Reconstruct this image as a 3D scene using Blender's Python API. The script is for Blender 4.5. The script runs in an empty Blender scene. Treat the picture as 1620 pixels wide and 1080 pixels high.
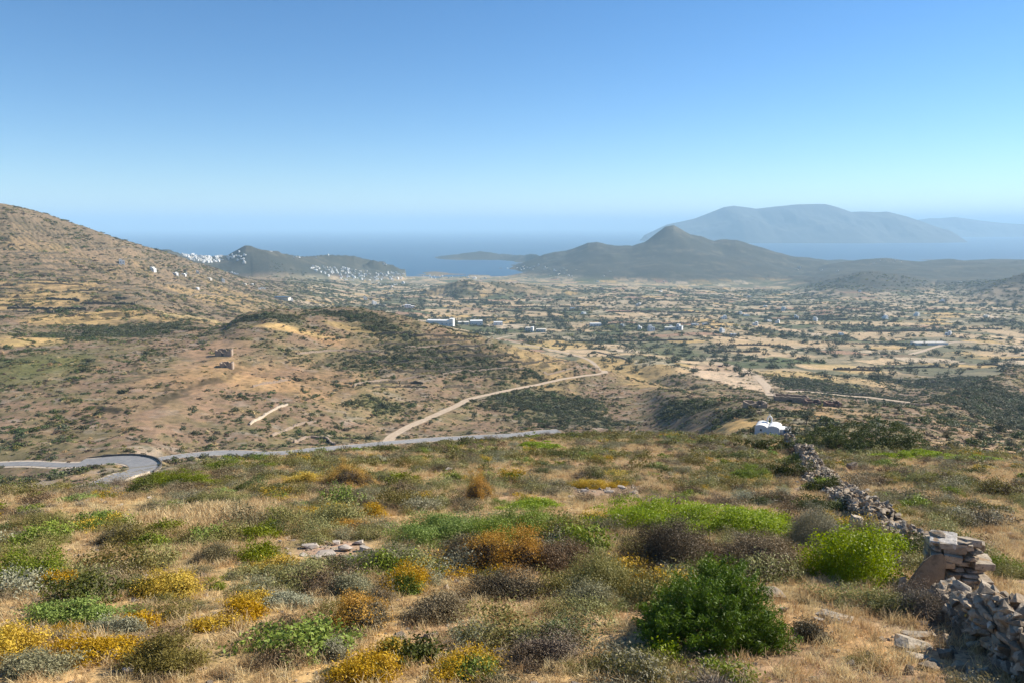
import bpy, bmesh, math, random
import numpy as np
from mathutils import Vector, Matrix
R = math.radians
sc = bpy.context.scene
COL = sc.collection

# ------------------------------------------------------------------ camera
CAMZ = 230.0
FPX = 1170.0            # focal length in pixels of the 1620 px wide photograph
PITCH = math.atan(183.0 / FPX)
cam_d = bpy.data.cameras.new("camera")
cam_d.sensor_width = 36.0
cam_d.lens = 36.0 * FPX / 1620.0
cam_d.clip_start = 0.3
cam_d.clip_end = 400000.0
cam = bpy.data.objects.new("camera", cam_d)
COL.objects.link(cam)
cam.location = (0, 0, CAMZ)
cam.rotation_euler = (math.pi / 2 - PITCH, 0, 0)
sc.camera = cam

# ------------------------------------------------------------------ world, sun, exposure
SUN_EL, SUN_AZ = R(33), R(66)       # azimuth clockwise from the view direction (+Y)
w = bpy.data.worlds.new("World"); sc.world = w; w.use_nodes = True
nt = w.node_tree
sky = nt.nodes.new("ShaderNodeTexSky"); sky.sky_type = 'NISHITA'
sky.sun_disc = False; sky.sun_elevation = SUN_EL; sky.sun_rotation = SUN_AZ
sky.air_density = 0.85; sky.dust_density = 0.0; sky.ozone_density = 4.0; sky.altitude = 500
hs_ = nt.nodes.new('ShaderNodeHueSaturation'); hs_.inputs['Saturation'].default_value = 1.19
nt.links.new(sky.outputs[0], hs_.inputs["Color"]); nt.links.new(hs_.outputs[0], nt.nodes["Background"].inputs[0])
nt.nodes["Background"].inputs[1].default_value = 0.078
sd = bpy.data.lights.new("sun", 'SUN'); sd.energy = 5.0; sd.angle = R(0.5); sd.color = (1.0, 0.915, 0.78)
sun = bpy.data.objects.new("sun", sd); COL.objects.link(sun)
sdir = Vector((math.sin(SUN_AZ) * math.cos(SUN_EL), math.cos(SUN_AZ) * math.cos(SUN_EL), math.sin(SUN_EL)))
sun.rotation_euler = sdir.to_track_quat('Z', 'Y').to_euler(); sun.location = (0, 0, 400)
sc.view_settings.view_transform = 'Standard'; sc.view_settings.look = 'None'
sc.view_settings.exposure = 0.92; sc.view_settings.gamma = 1.0
sc.cycles.max_bounces = 5; sc.cycles.diffuse_bounces = 2; sc.cycles.glossy_bounces = 2
sc.cycles.transmission_bounces = 2; sc.cycles.transparent_max_bounces = 4; sc.cycles.volume_bounces = 1
HAZE_DENSITY = 0.98e-4
HAZE_COLOR = (0.50, 0.77, 1.0)

# ------------------------------------------------------------------ numeric helpers
rng = np.random.default_rng(7)
random.seed(7)
SP, CP = math.sin(PITCH), math.cos(PITCH)

def ray(px, py):
    """direction of a photo pixel, scaled so that its forward (y) part is 1"""
    X = (px - 810.0) / FPX; Y = (540.0 - py) / FPX
    yy = CP + Y * SP
    return X / yy, (-SP + Y * CP) / yy       # x/y, z/y

def h2(ix, iy, seed):
    ix = np.asarray(ix).astype(np.uint32); iy = np.asarray(iy).astype(np.uint32)
    n = ix * np.uint32(374761393) + iy * np.uint32(668265263) + np.uint32((seed * 1274126177) & 0xffffffff)
    n ^= n >> np.uint32(13); n *= np.uint32(1274126177)
    n ^= n >> np.uint32(16); n *= np.uint32(2246822519)
    n ^= n >> np.uint32(15)
    return (n & np.uint32(0xffffff)).astype(np.float32) * np.float32(1 / 0xffffff)

GA = np.array([(math.cos(k * math.pi / 32), math.sin(k * math.pi / 32)) for k in range(64)], np.float32)
def gnoise(x, y, seed=0):
    fx = np.floor(x); fy = np.floor(y)
    ix = fx.astype(np.int64).astype(np.uint32); iy = fy.astype(np.int64).astype(np.uint32)
    dx = (x - fx).astype(np.float32); dy = (y - fy).astype(np.float32)
    u = dx * dx * dx * (dx * (dx * 6 - 15) + 10); v = dy * dy * dy * (dy * (dy * 6 - 15) + 10)
    sd = np.uint32((seed * 1274126177) & 0xffffffff)
    kx = [ix * np.uint32(374761393), (ix + np.uint32(1)) * np.uint32(374761393)]
    ky = [iy * np.uint32(668265263) + sd, (iy + np.uint32(1)) * np.uint32(668265263) + sd]
    def g(ax, ay, ox, oy):
        n = kx[ax] + ky[ay]
        n ^= n >> np.uint32(13); n *= np.uint32(1274126177); n ^= n >> np.uint32(16); n *= np.uint32(2246822519)
        k = (n >> np.uint32(20)) & np.uint32(63)
        return GA[k, 0] * ox + GA[k, 1] * oy
    n00 = g(0, 0, dx, dy); n10 = g(1, 0, dx - 1, dy); n01 = g(0, 1, dx, dy - 1); n11 = g(1, 1, dx - 1, dy - 1)
    return ((n00 * (1 - u) + n10 * u) * (1 - v) + (n01 * (1 - u) + n11 * u) * v) * np.float32(1.5)

def fbm(x, y, L, octv=4, seed=0, gain=0.5):
    s = 0; a = 1; t = 0
    for o in range(octv):
        s = s + a * gnoise(x / L + 13.7 * o, y / L - 7.1 * o, seed + o); t += a
        a *= gain; L *= 0.5
    return s / t

def sstep(a, b, x):
    t = np.clip((x - a) / (b - a), 0, 1)
    return t * t * (3 - 2 * t)

def pchip(xk, yk, x):
    xk = np.asarray(xk, float); yk = np.asarray(yk, float)
    h = np.diff(xk); d = np.diff(yk) / h
    m = np.zeros_like(yk)
    if len(xk) > 2:
        w1 = 2 * h[1:] + h[:-1]; w2 = h[1:] + 2 * h[:-1]
        ok = d[:-1] * d[1:] > 0
        with np.errstate(divide='ignore', invalid='ignore'):
            m[1:-1] = np.where(ok, (w1 + w2) / (w1 / d[:-1] + w2 / d[1:]), 0)
    m[0] = d[0]; m[-1] = d[-1]
    x = np.clip(x, xk[0], xk[-1])
    i = np.clip(np.searchsorted(xk, x) - 1, 0, len(xk) - 2)
    t = (x - xk[i]) / h[i]
    return ((2*t**3 - 3*t*t + 1) * yk[i] + (t**3 - 2*t*t + t) * h[i] * m[i]
            + (-2*t**3 + 3*t*t) * yk[i+1] + (t**3 - t*t) * h[i] * m[i+1])

# ------------------------------------------------------------------ terrain: survey points (photo bearing, forward distance, sight line)
NA, NB = 5.05, 0.241            # the near field is a plane falling away from the camera
def brow(px, py):
    u, s = ray(px, py); return (u, NA / (-s - NB))
brow_pts = [brow(p[0], p[1] + (14 if p[0] < 310 else 13 if p[0] < 610 else 10 if p[0] < 810 else 7)) for p in [(-350, 790), (-100, 782), (0, 775), (100, 768), (200, 757), (250, 745), (300, 735), (400, 721), (500, 710),
            (600, 703), (700, 699), (800, 692), (900, 687), (1000, 686), (1100, 687), (1200, 690), (1300, 697),
            (1400, 706), (1500, 714), (1620, 720), (1750, 724), (2000, 728)]]
LAY = []      # each layer: list of (px, y, py) seen points or (px, y, None, z) hidden ones
LAY.append([(0,100,None,-41),(200,100,None,-40),(300,120,None,-46),(400,140,None,-52),(600,170,None,-58),(800,190,None,-61),
            (1000,210,None,-64),(1200,135,None,-40.5),(1400,110,None,-34.5),(1620,105,None,-34.5)])
LAY.append([(0,172,768),(200,175,755),(300,200,733),(400,225,720),(600,275,701),(800,300,691),(1000,320,684),(1100,250,686),
            (1200,175,688),(1400,140,700),(1620,150,715)])
LAY.append([(0,215,735),(200,215,722),(300,240,715),(400,255,705),(600,320,670),(800,345,665),(1000,370,660),(1100,280,664),
            (1200,215,665),(1400,210,665),(1620,230,690)])
LAY.append([(0,260,670),(200,270,660),(400,310,640),(600,370,620),(800,400,630),(1000,430,632),(1100,320,642),(1200,250,645),
            (1400,255,650),(1620,330,672)])
LAY.append([(0,320,600),(200,340,590),(400,400,560),(600,450,560),(800,460,590),(1000,490,608),(1100,370,630),(1200,275,638),
            (1400,290,643),(1620,420,630)])
LAY.append([(0,400,545),(200,430,540),(300,450,533),(345,470,524),(375,485,507),(400,500,497),(430,505,490),(480,520,491),(560,540,487),
            (600,540,492),(640,540,500),(700,540,518),(760,535,532),(830,530,555),(900,530,570),(960,530,589),
            (1020,520,605),(1100,420,624),(1200,300,632.5),(1300,310,636),(1400,320,641),(1500,400,625),(1620,600,577)])
LAY.append([(0,480,520),(200,500,528),(300,540,515),(400,600,None,-88),(600,680,None,-110),(800,640,None,-125),(1000,620,None,-128),
            (1100,500,None,-115),(1200,350,None,-98),(1400,370,None,-108),(1500,470,None,-121),(1620,680,None,-135)])
LAY.append([(0,620,480),(200,640,480),(300,760,490),(400,900,498),(600,1300,497),(700,1000,520),(800,850,548),(1000,680,575),
            (1200,470,629),(1400,500,640),(1500,600,610),(1620,800,568)])
LAY.append([(0,780,430),(200,850,450),(300,980,462),(400,1200,470),(600,1700,475),(700,1350,500),(800,1100,525),(1000,950,545),
            (1200,640,590),(1400,650,600),(1620,1000,548)])
LAY.append([(-350,1050,255),(-150,1020,290),(0,1000,323),(60,1040,337),(130,1090,359),(200,1150,380),(250,1230,398),(300,1350,413),(350,1500,432),
            (400,1650,446),(500,2000,450),(600,2300,456),(800,1500,490),(1000,1400,498),(1200,1000,540),(1400,950,550),(1620,1350,505)])
LAY.append([(0,1600,None,-150),(200,1800,None,-160),(300,1900,None,-150),(400,2200,440),(500,2500,443),(600,2900,444),(800,2200,462),(1000,2100,465),
            (1200,1500,497),(1400,1600,490),(1620,2000,470)])
LAY.append([(0,2500,None,-225),(300,2600,None,-212),(400,3000,None,-212),(600,3340,None,-228.5),(800,3340,None,-228.5),(1000,2800,450),
            (1200,2600,458),(1400,2500,458),(1620,2700,None,-215)])
LAY.append([(0,3600,None,-236),(1620,3600,None,-236)])
LAY.append([(0,7600,None,-252),(1620,7600,None,-252)])

AZ = list(np.arange(-36.5, 36.5, 0.082))
AZ = [-180,-160,-140,-120,-100,-85,-72,-62] + list(np.arange(-56, -36.6, 0.6)) + AZ + list(np.arange(36.6, 56, 0.6)) + [62,72,85,100,120,140,160,180]
AZ = np.radians(np.array(AZ)); NAZ = len(AZ)
r_ = [0.6, 1.5, 3, 4.5]; 
while r_[-1] < 7200:
    q = r_[-1]; r_.append(q * (1 + (0.0042 if 190 < q < 640 else 0.006 if 9 < q < 1400 else 0.0085 if q < 4200 else 0.012 if q>=4200 else 0.03)))
RR = np.array(r_); NR = len(RR)
azc = np.clip(AZ, R(-50), R(50))
U = np.tan(azc)
lay_u = []
for L in LAY:
    us, ds, zs = [], [], []
    for p in L:
        u, s = ray(p[0], p[2] if p[2] is not None else 690)
        us.append(u); ds.append(p[1]); zs.append(p[3] if p[2] is None else p[1] * s)
    lay_u.append((pchip(us, ds, U), pchip(us, zs, U)))
bu = pchip([b[0] for b in brow_pts], [b[1] for b in brow_pts], U)
H = np.zeros((NAZ, NR))
YD = RR[None, :] * np.cos(azc)[:, None]
for i in range(NAZ):
    ys = [0.3, 6, 12, 20, 28, max(bu[i], 36)]
    zs = [-(NA + NB * y) for y in ys]
    for d, z in lay_u:
        y = max(d[i], ys[-1] * 1.04); ys.append(y); zs.append(z[i])
    H[i] = pchip(np.log(ys), zs, np.log(YD[i]))
near = 28
H = np.where(YD < near, -(NA + NB * YD), H)
X = RR[None, :] * np.sin(AZ)[:, None]; Y = RR[None, :] * np.cos(AZ)[:, None]
HBASE = H.copy()
# far hills: crest lines seen in the photograph, each with its own distance and flanks
def hill(H, crest, wf, wb, foot=-238, sharp=1.35, seed=3, rough=0.16):
    us, ys, zs = [], [], []
    for px, py, y in crest:
        u, s = ray(px, py); us.append(u); ys.append(y); zs.append(y * s)
    yc = np.interp(U, us, ys)[:, None]; zc = np.interp(U, us, zs)[:, None]
    inside = ((U >= us[0]) & (U <= us[-1]))[:, None]
    t = (YD - yc) / np.where(YD < yc, wf, wb)
    n = fbm(X, Y, wf * 0.45, 5, seed, 0.55)
    rid = 1 - np.abs(gnoise(X / (wf * .28), Y / (wf * .9), seed + 40)) * 2
    a = np.abs(t)
    a2 = np.clip(a + (n * 0.55 + (rid - .5) * .25) * rough * 4 * np.clip(a * 1.6, 0, 1) * (1 - np.clip(a, 0, 1)) , 0, 1)
    g = np.where(a < 1, (1 - a2) ** sharp, 0)
    kx_ = np.arange(-120, 121); kern = np.exp(-(kx_ / 42.0) ** 2); kern /= kern.sum()
    zs_ = np.convolve(np.pad(zc[:, 0], 120, mode='edge'), kern, mode='valid')[:, None]
    spur = gnoise(U[:, None] * yc / (wf * .22) + 0 * YD, YD / (wf * 2.2), seed + 77)
    zm = zc + (np.minimum(zs_, zc + 30) - zc) * sstep(.02, .35, a)
    z = foot + (zm - foot) * g * (1 + .16 * spur * sstep(0.03, .35, a) * (1 - sstep(.7, 1, a)))
    z = z + n * 0.02 * wf * np.clip(a * 3, 0, 1) * (a < 1)
    return np.where(inside & (a < 1), np.maximum(H, z), H)
H = hill(H, [(770,441,4000),(800,430,4000),(830,418,4000),(860,405,4000),(878,400,4000),(895,399,4000),(915,391,4000),(930,384,4000),
             (945,383,4000),(960,387,4000),(1000,388,4000),(1020,381,4000),(1040,366,4000),(1053,358,4000),(1066,357,4000),(1078,363,4000),(1092,371,4000),
             (1110,373,4000),(1130,380,4000),(1150,378,4000),(1165,379,4000),(1180,385,4000),(1200,392,4000),(1250,402,4000),(1300,412,4000),
             (1340,420,4000),(1380,432,4000),(1440,440,4000)], 1250, 1100, seed=5, sharp=1.08)
H = hill(H, [(688,414,5250),(697,407,5250),(715,405,5250),(730,402,5250),(745,400,5250),(760,397,5250),(775,399,5250),(790,403,5250),(810,405,5100),
             (835,403,4850),(850,402,4650),(870,404,4450),(900,409,4300)], 380, 600, seed=11, rough=.12)
H = hill(H, [(180,404,2500),(230,399,2500),(265,394,2500),(300,402,2600),(330,404,2650),(345,402,2700),(360,400,2700),(375,392,2700),(382,388,2700),(388,386,2700),(398,387,2700),
             (410,392,2700),(425,396,2700),(450,402,2750),(480,406,2850),(510,404,3000),(540,404,3100),(560,405,3150),(575,409,3200),
             (590,413,3230),(610,418,3260),(630,424,3300),(641,432,3350)], 800, 700, seed=17, rough=.12)
H = hill(H, [(575,420,3050),(585,413,3080),(600,411,3100),(612,416,3130),(625,421,3160),(638,429,3200)], 110, 300, seed=18, rough=.1)
H = hill(H, [(600,492,1900),(640,476,1950),(665,462,2000),(690,453,2000),(710,448,2000),(725,444,2000),(740,442,2000),(760,446,2000),(800,446,2050),(840,450,2050),(880,456,2050),
             (940,466,2050),(1000,476,2050)], 460, 400, seed=23, rough=.14, sharp=1.0)
H = hill(H, [(1270,428,3700),(1310,420,3700),(1350,415,3700),(1380,412,3700),(1400,410,3700),(1440,413,3700),(1480,415,3700),(1530,413,3700),
             (1580,410,3700),(1620,408,3700),(1800,404,3700)], 1500, 600, foot=-222, seed=29, rough=.14, sharp=.8)
H = hill(H, [(1170,480,2650),(1210,470,2650),(1245,458,2650),(1280,449,2650),(1310,441,2650),(1345,433,2650),(1362,429,2650),(1380,428,2650),(1405,431,2650),(1445,437,2650),(1485,449,2650),
             (1530,463,2650),(1570,478,2650)], 860, 420, foot=-204, seed=31, rough=.12, sharp=.80)
H = hill(H, [(1480,482,2100),(1520,472,2100),(1545,462,2100),(1570,450,2100),(1590,441,2100),(1620,431,2100),(1720,412,2100),(1900,400,2100)], 640, 600, foot=-192, seed=37, rough=.12, sharp=.85)
RAISED = H - HBASE
# relief: octaves that suit the distance
amp_mask = np.where(YD < 5000, 1, .4)
Lw = 1.2
while Lw < 500:
    k = sstep(0.004, 0.012, Lw / RR)[None, :] * (1 - sstep(0.06, 0.16, Lw / RR))[None, :]
    plain = ((YD > 650) & (H < -100) & (YD < 3400) & (U[:, None] > -0.35)) * .75
    H = H + k * gnoise(X / Lw + 5.3, Y / Lw - 2.2, int(Lw * 10)) * 0.042 * Lw * (1 - plain)
    Lw *= 1.9
# agricultural terraces cut in the slopes
RISER = np.zeros_like(H)
def terr(H, T, mask, seed, am=2.2):
    h = H + fbm(X, Y, 70, 3, seed) * am
    gr = np.gradient(h, axis=1) / np.gradient(RR)[None, :]; gt = np.gradient(h, axis=0) / (np.gradient(AZ)[:, None] * RR[None, :])
    slp = np.sqrt(gr ** 2 + gt ** 2)
    f = h / T; fl = np.floor(f); fr = f - fl
    global RISER
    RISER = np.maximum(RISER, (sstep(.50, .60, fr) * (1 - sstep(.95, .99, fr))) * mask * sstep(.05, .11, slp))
    st = (fl + sstep(0.0, 0.75, fr) * 0.30 + sstep(0.78, 0.96, fr) * 0.70) * T
    return H + (st - h) * mask
tm = sstep(200, 260, YD) * (1 - sstep(620, 720, YD)) * (1 - sstep(0.10, 0.22, U[:, None])) * (0.15 + 0.85 * sstep(-.15, .25, fbm(X, Y, 110, 3, 61)))
TM1 = tm * sstep(-.75, -.45, U)[:, None] 
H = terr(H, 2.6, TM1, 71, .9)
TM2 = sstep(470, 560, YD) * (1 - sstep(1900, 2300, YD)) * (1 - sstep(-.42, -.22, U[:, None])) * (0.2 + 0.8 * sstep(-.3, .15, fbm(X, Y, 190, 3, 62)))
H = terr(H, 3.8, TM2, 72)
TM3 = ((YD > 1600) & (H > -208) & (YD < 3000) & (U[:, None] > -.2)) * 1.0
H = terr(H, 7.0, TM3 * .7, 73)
H = H + CAMZ

def hgt(x, y, Hm=None):
    """terrain height at world x, y (bilinear on the grid)"""
    Hm = H if Hm is None else Hm
    x = np.atleast_1d(np.asarray(x, float)); y = np.atleast_1d(np.asarray(y, float))
    a = np.arctan2(x, y); r = np.hypot(x, y)
    i = np.clip(np.searchsorted(AZ, a) - 1, 0, NAZ - 2); j = np.clip(np.searchsorted(RR, r) - 1, 0, NR - 2)
    s = np.clip((a - AZ[i]) / (AZ[i+1] - AZ[i]), 0, 1); t = np.clip((r - RR[j]) / (RR[j+1] - RR[j]), 0, 1)
    return (Hm[i, j] * (1-s) * (1-t) + Hm[i+1, j] * s * (1-t) + Hm[i, j+1] * (1-s) * t + Hm[i+1, j+1] * s * t)

_ys = np.exp(np.linspace(math.log(7), math.log(6500), 5000))
def G(px, py, ymin=7, ymax=6500):
    """first point of the ground on the sight line of a photo pixel"""
    u, s = ray(px, py)
    ys = _ys[(_ys >= ymin) & (_ys <= ymax)]
    hh = hgt(u * ys, ys) - (CAMZ + s * ys)
    k = np.argmax(hh > 0)
    if hh[k] <= 0: k = int(np.argmin(np.abs(hh)))
    y = ys[k]
    if k > 0 and hh[k-1] < 0:
        y = ys[k-1] + (ys[k] - ys[k-1]) * (-hh[k-1]) / (hh[k] - hh[k-1])
    return Vector((u * y, y, float(hgt(u * y, y)[0])))

def topix(x, y, z):
    """photo pixel of world points"""
    zz = z - CAMZ
    f = y * CP - zz * SP; v = y * SP + zz * CP
    return 810 + FPX * x / f, 540 - FPX * v / f

# ------------------------------------------------------------------ roads: graded into the ground
def smooth_line(pts, step):
    P = np.array([[p.x, p.y] for p in pts])
    for _ in range(4):
        Q = [P[0]]
        for a, b in zip(P[:-1], P[1:]):
            Q += [a * .75 + b * .25, a * .25 + b * .75]
        Q.append(P[-1]); P = np.array(Q)
    d = np.r_[0, np.cumsum(np.hypot(*np.diff(P, axis=0).T))]
    n = max(2, int(d[-1] / step)); t = np.linspace(0, d[-1], n)
    P = np.c_[np.interp(t, d, P[:, 0]), np.interp(t, d, P[:, 1])]
    z = hgt(P[:, 0], P[:, 1])
    k = 9
    zp = np.pad(z, k, mode='edge')
    z = np.convolve(zp, np.ones(2*k+1) / (2*k+1), mode='valid')
    return np.c_[P, z]
def grade(line, half, soft):
    global H
    lo = line[:, :2].min(0) - half - soft; hi = line[:, :2].max(0) + half + soft
    m = (X > lo[0]) & (X < hi[0]) & (Y > lo[1]) & (Y < hi[1])
    ii, jj = np.nonzero(m)
    for c in range(0, len(ii), 20000):
        i, j = ii[c:c+20000], jj[c:c+20000]
        d2 = (X[i, j][:, None] - line[None, :, 0]) ** 2 + (Y[i, j][:, None] - line[None, :, 1]) ** 2
        k = d2.argmin(1); d = np.sqrt(d2[np.arange(len(k)), k])
        wgt = 1 - sstep(half, half + soft, d)
        H[i, j] = H[i, j] * (1 - wgt) + line[k, 2] * wgt
roads = {}
def road_line(key, pix, half, soft, step=2.0, ymin=110, ymax=6500):
    ln = smooth_line([G(a, b, ymin, ymax) for a, b in pix], step)
    roads[key] = (ln, half); return ln
road_line('main_east', [(232,729),(262,724),(300,722),(360,718),(430,714),(500,710),(560,705),(610,701),(680,696),(740,692),(800,688),(850,685),(885,682)], 2.8, 4)
# the hairpin: upper arm, turn and lower arm
road_line('main_bend', [(125,733),(150,730),(180,728),(210,729),(228,735),(226,744),(202,752),(165,763),(130,775),(95,790)], 3.7, 4)
road_line('main_west', [(-60,740),(0,738),(50,735),(100,734),(130,732)], 2.0, 4)
road_line('track', [(612,697),(622,688),(650,673),(690,656),(720,642),(745,628),(790,622),(850,609),(900,597),(940,592),(957,590)], 2.2, 2)
road_line('track_ridge', [(957,590),(948,577),(915,563),(880,555),(845,547),(815,541),(785,536)], 2.2, 2)
road_line('villa_track', [(785,536),(800,532),(840,528),(870,526)], 3, 3, ymin=600)
road_line('plain_road', [(1130,574),(1150,576),(1170,581),(1190,592),(1205,602),(1214,612),(1218,618),(1219,624)], 3.2, 3, ymin=420)
road_line('valley_road', [(1245,619),(1290,620),(1340,626),(1372,628),(1400,632),(1440,636)], 2.2, 3, ymin=420)
road_line('field_road', [(1440,560),(1470,552),(1500,541),(1540,541),(1580,545),(1640,548)], 3, 3, ymin=600)
for k, (ln, hf) in roads.items(): grade(ln, hf + .8, 3.5)

# ------------------------------------------------------------------ ground colour (albedo only)
def lerp(a, b, t):
    t = t[..., None] if np.ndim(t) else t
    return a * (1 - t) + b * t
c_ = lambda *v: np.array(v, float)
DIRT, RED, STRAW, OLIVE, GREEN, ROCK, FIELD, MAQ = (c_(.36,.245,.16), c_(.30,.195,.125), c_(.47,.33,.15), c_(.15,.135,.07), c_(.075,.095,.032),
    c_(.30,.265,.23), c_(.44,.33,.21), c_(.058,.062,.038))
n1 = fbm(X, Y, 3.0, 4, 101); n2 = fbm(X, Y, 34, 4, 102); n3 = fbm(X, Y, 160, 4, 103); n4 = fbm(X, Y, 9, 4, 104); n5 = fbm(X, Y, 420, 4, 105)
spk = fbm(X, Y, 14, 3, 106)
UB = U[:, None] + 0 * YD
col = lerp(np.broadcast_to(DIRT, X.shape + (3,)), STRAW * .95, sstep(-.2, .3, n2 + n4 * .6) * .75)
col = lerp(col, OLIVE, sstep(.0, .4, n1 * .7 + n4 * .6) * .5)
# middle slopes
mid = sstep(130, 180, YD)
cm = lerp(np.broadcast_to(c_(.215,.152,.107), X.shape + (3,)), c_(.32,.24,.135), sstep(-.05, .3, n3 * .8 + n2 * .5) * .7)
cm = lerp(cm, OLIVE, sstep(-.15, .25, n4 * .7 + n2 * .5) * .8)
cm = lerp(cm, ROCK, sstep(.15, .4, fbm(X, Y, 11, 3, 107)) * .5)
col = lerp(col, cm, mid)
# left mountain
lm = sstep(500, 620, YD) * (1 - sstep(-.40, -.22, UB)) * (1 - sstep(2000, 2400, YD))
cl = lerp(np.broadcast_to(c_(.27,.20,.135), X.shape + (3,)), STRAW * .95, sstep(.0, .3, n3 + n2 * .6) * .75)
cl = lerp(cl, c_(.12,.11,.075), sstep(.02, .3, n2 * .9 + n4 * .5 + n5 * .3) * .75)
hi = sstep(190, 225, H)
cl = lerp(cl, c_(.20,.16,.115), hi * .65) * .86
col = lerp(col, cl, lm)
# the farmed plain: irregular plots with banked edges
pm = sstep(560, 640, YD) * sstep(-.36, -.24, UB) * (1 - sstep(3300, 3500, YD)) * (1 - sstep(-.42, -.3, UB) * 0)
ang = R(14)
wx = X + 28 * fbm(X, Y, 150, 2, 120); wy = Y + 28 * fbm(X, Y, 150, 2, 121)
px_ = (wx * math.cos(ang) + wy * math.sin(ang)) / 62; py_ = (-wx * math.sin(ang) + wy * math.cos(ang)) / 50
fx, fy = np.floor(px_).astype(np.int64), np.floor(py_).astype(np.int64)
F1 = np.full(X.shape, 9.0); F2 = F1.copy(); ID = np.zeros(X.shape)
for ox in (-1, 0, 1):
    for oy in (-1, 0, 1):
        a, b = fx + ox, fy + oy
        d = np.maximum(np.abs(px_ - (a + .15 + .7 * h2(a, b, 5))) , np.abs(py_ - (b + .15 + .7 * h2(a, b, 6))) * 1.0)
        idv = h2(a, b, 7)
        nw = d < F1
        F2 = np.where(nw, F1, np.minimum(F2, d)); ID = np.where(nw, idv, ID); F1 = np.where(nw, d, F1)
EDGE = F2 - F1
pal = np.array([FIELD, FIELD * .95 + .02, c_(.40,.30,.19), c_(.33,.26,.17), STRAW * .9, c_(.30,.19,.13), c_(.25,.21,.14), c_(.19,.17,.11), c_(.13,.13,.08), c_(.085,.10,.05), c_(.10,.11,.06), c_(.36,.31,.22), c_(.42,.34,.25)])
pal = pal * 1.12
cf = pal[np.clip((ID * len(pal)).astype(int), 0, len(pal) - 1)]
cf = cf * (1 + .25 * n4[..., None]) 
cf = lerp(cf, c_(.12,.115,.075), (1 - sstep(.05, .13, EDGE)) * .95)
cf = lerp(cf, c_(.13,.13,.085), sstep(.12, .4, n3 + n2 * .5) * .7)
cf = lerp(cf, c_(.15,.14,.10), sstep(.0, .35, spk) * .45)
col = lerp(col, cf, pm)
TREED = pm * np.clip((1 - sstep(.03, .09, EDGE)) * .9 + (ID > .80) * .35 * (ID < .9) + sstep(.12, .4, n3 + n2 * .5) * .6, 0, 1)
# far hills: maquis with paler terraces
hm = sstep(2, 22, RAISED)
pale = sstep(-.22, -.16, UB) * (1 - sstep(.16, .3, UB)) * (1 - sstep(2350, 2500, YD))
ch = lerp(np.broadcast_to(c_(.045,.050,.042), X.shape + (3,)), c_(.17,.15,.11), sstep(.1, .45, n3 * .7 + n2 * .4 + fbm(X, Y * 3.5, 120, 3, 130) * .6) * .45)
ch2 = lerp(np.broadcast_to(c_(.10,.10,.06), X.shape + (3,)), FIELD, sstep(-.12, .2, n3 * .5 + fbm(X * .6, Y * 2.2, 60, 3, 131)) * .85)
ch = lerp(ch, ch2, pale)
col = lerp(col, ch, hm * .95)
# broad patches standing where the photograph has them: (px, py, half width px, half height px, colour, strength)
def patch(px, py, hw, hh, c, k=.8, ymin=110, soft=.55, tilt=0.0, add=None):
    p = G(px, py, ymin); a = G(px, py - hh, ymin); b = G(px, min(py + hh, 1070), ymin)
    ry = max(abs(a.y - b.y) / 2, 2.0); ry = min(ry, p.y * .35); rx = hw / FPX * p.y
    a0, a1 = math.atan2(p.x - 1.6 * rx, p.y), math.atan2(p.x + 1.6 * rx, p.y)
    R0 = math.hypot(p.x, p.y)
    i0, i1 = np.searchsorted(AZ, a0 - .03), np.searchsorted(AZ, a1 + .03)
    j0, j1 = np.searchsorted(RR, max(R0 - 1.8 * ry - .1 * R0 - .4 * rx, 1)), np.searchsorted(RR, R0 + 1.8 * ry + .1 * R0 + .4 * rx)
    S = (slice(max(i0, 0), i1), slice(max(j0, 0), j1))
    x, y = X[S], Y[S]
    q = np.sqrt(((x - p.x) / rx) ** 2 + ((y - p.y) / ry) ** 2) + .45 * fbm(x, y, max(rx * .6, 3), 3, int(px))
    m = (1 - sstep(1 - soft, 1.0 + .05, q)) * k
    col[S] = lerp(col[S], c, m)
    if add is not None: add[S] = np.maximum(add[S], m)
SCR = np.zeros_like(X); BARE = np.zeros_like(X); GRS = np.zeros_like(X)
for a in [(330,470,70,7,STRAW,.5),(120,455,90,10,STRAW,.5),(60,475,110,22,STRAW,.75),(120,505,90,14,STRAW,.85),(210,500,70,10,STRAW,.6),(60,540,70,10,c_(.50,.36,.15),.7),
          (300,503,60,5,c_(.46,.35,.18),.95),(450,520,60,5,STRAW*1.1,.9),(510,535,70,10,c_(.36,.22,.12),.7),(330,590,90,30,c_(.38,.24,.13),.7),
          (420,605,90,14,c_(.42,.29,.14),.7),(490,528,60,4,STRAW*1.1,.8),(345,555,70,20,c_(.31,.205,.135),.7),(560,520,60,5,STRAW,.8),
          (480,600,120,40,c_(.31,.18,.11),.45),(250,640,160,60,c_(.32,.21,.14),.4),(850,560,60,8,c_(.42,.30,.14),.6),(870,548,70,6,c_(.5,.37,.16),.7),(960,580,60,9,STRAW,.8),(1030,590,60,14,c_(.42,.30,.14),.8),
          (1020,605,60,12,c_(.36,.25,.12),.6),(900,545,60,6,STRAW,.7)]:
    patch(*a, add=BARE)
for a in [(60,575,110,28,c_(.115,.12,.045),.85),(30,600,60,15,c_(.12,.125,.05),.7)]: patch(*a)
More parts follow.
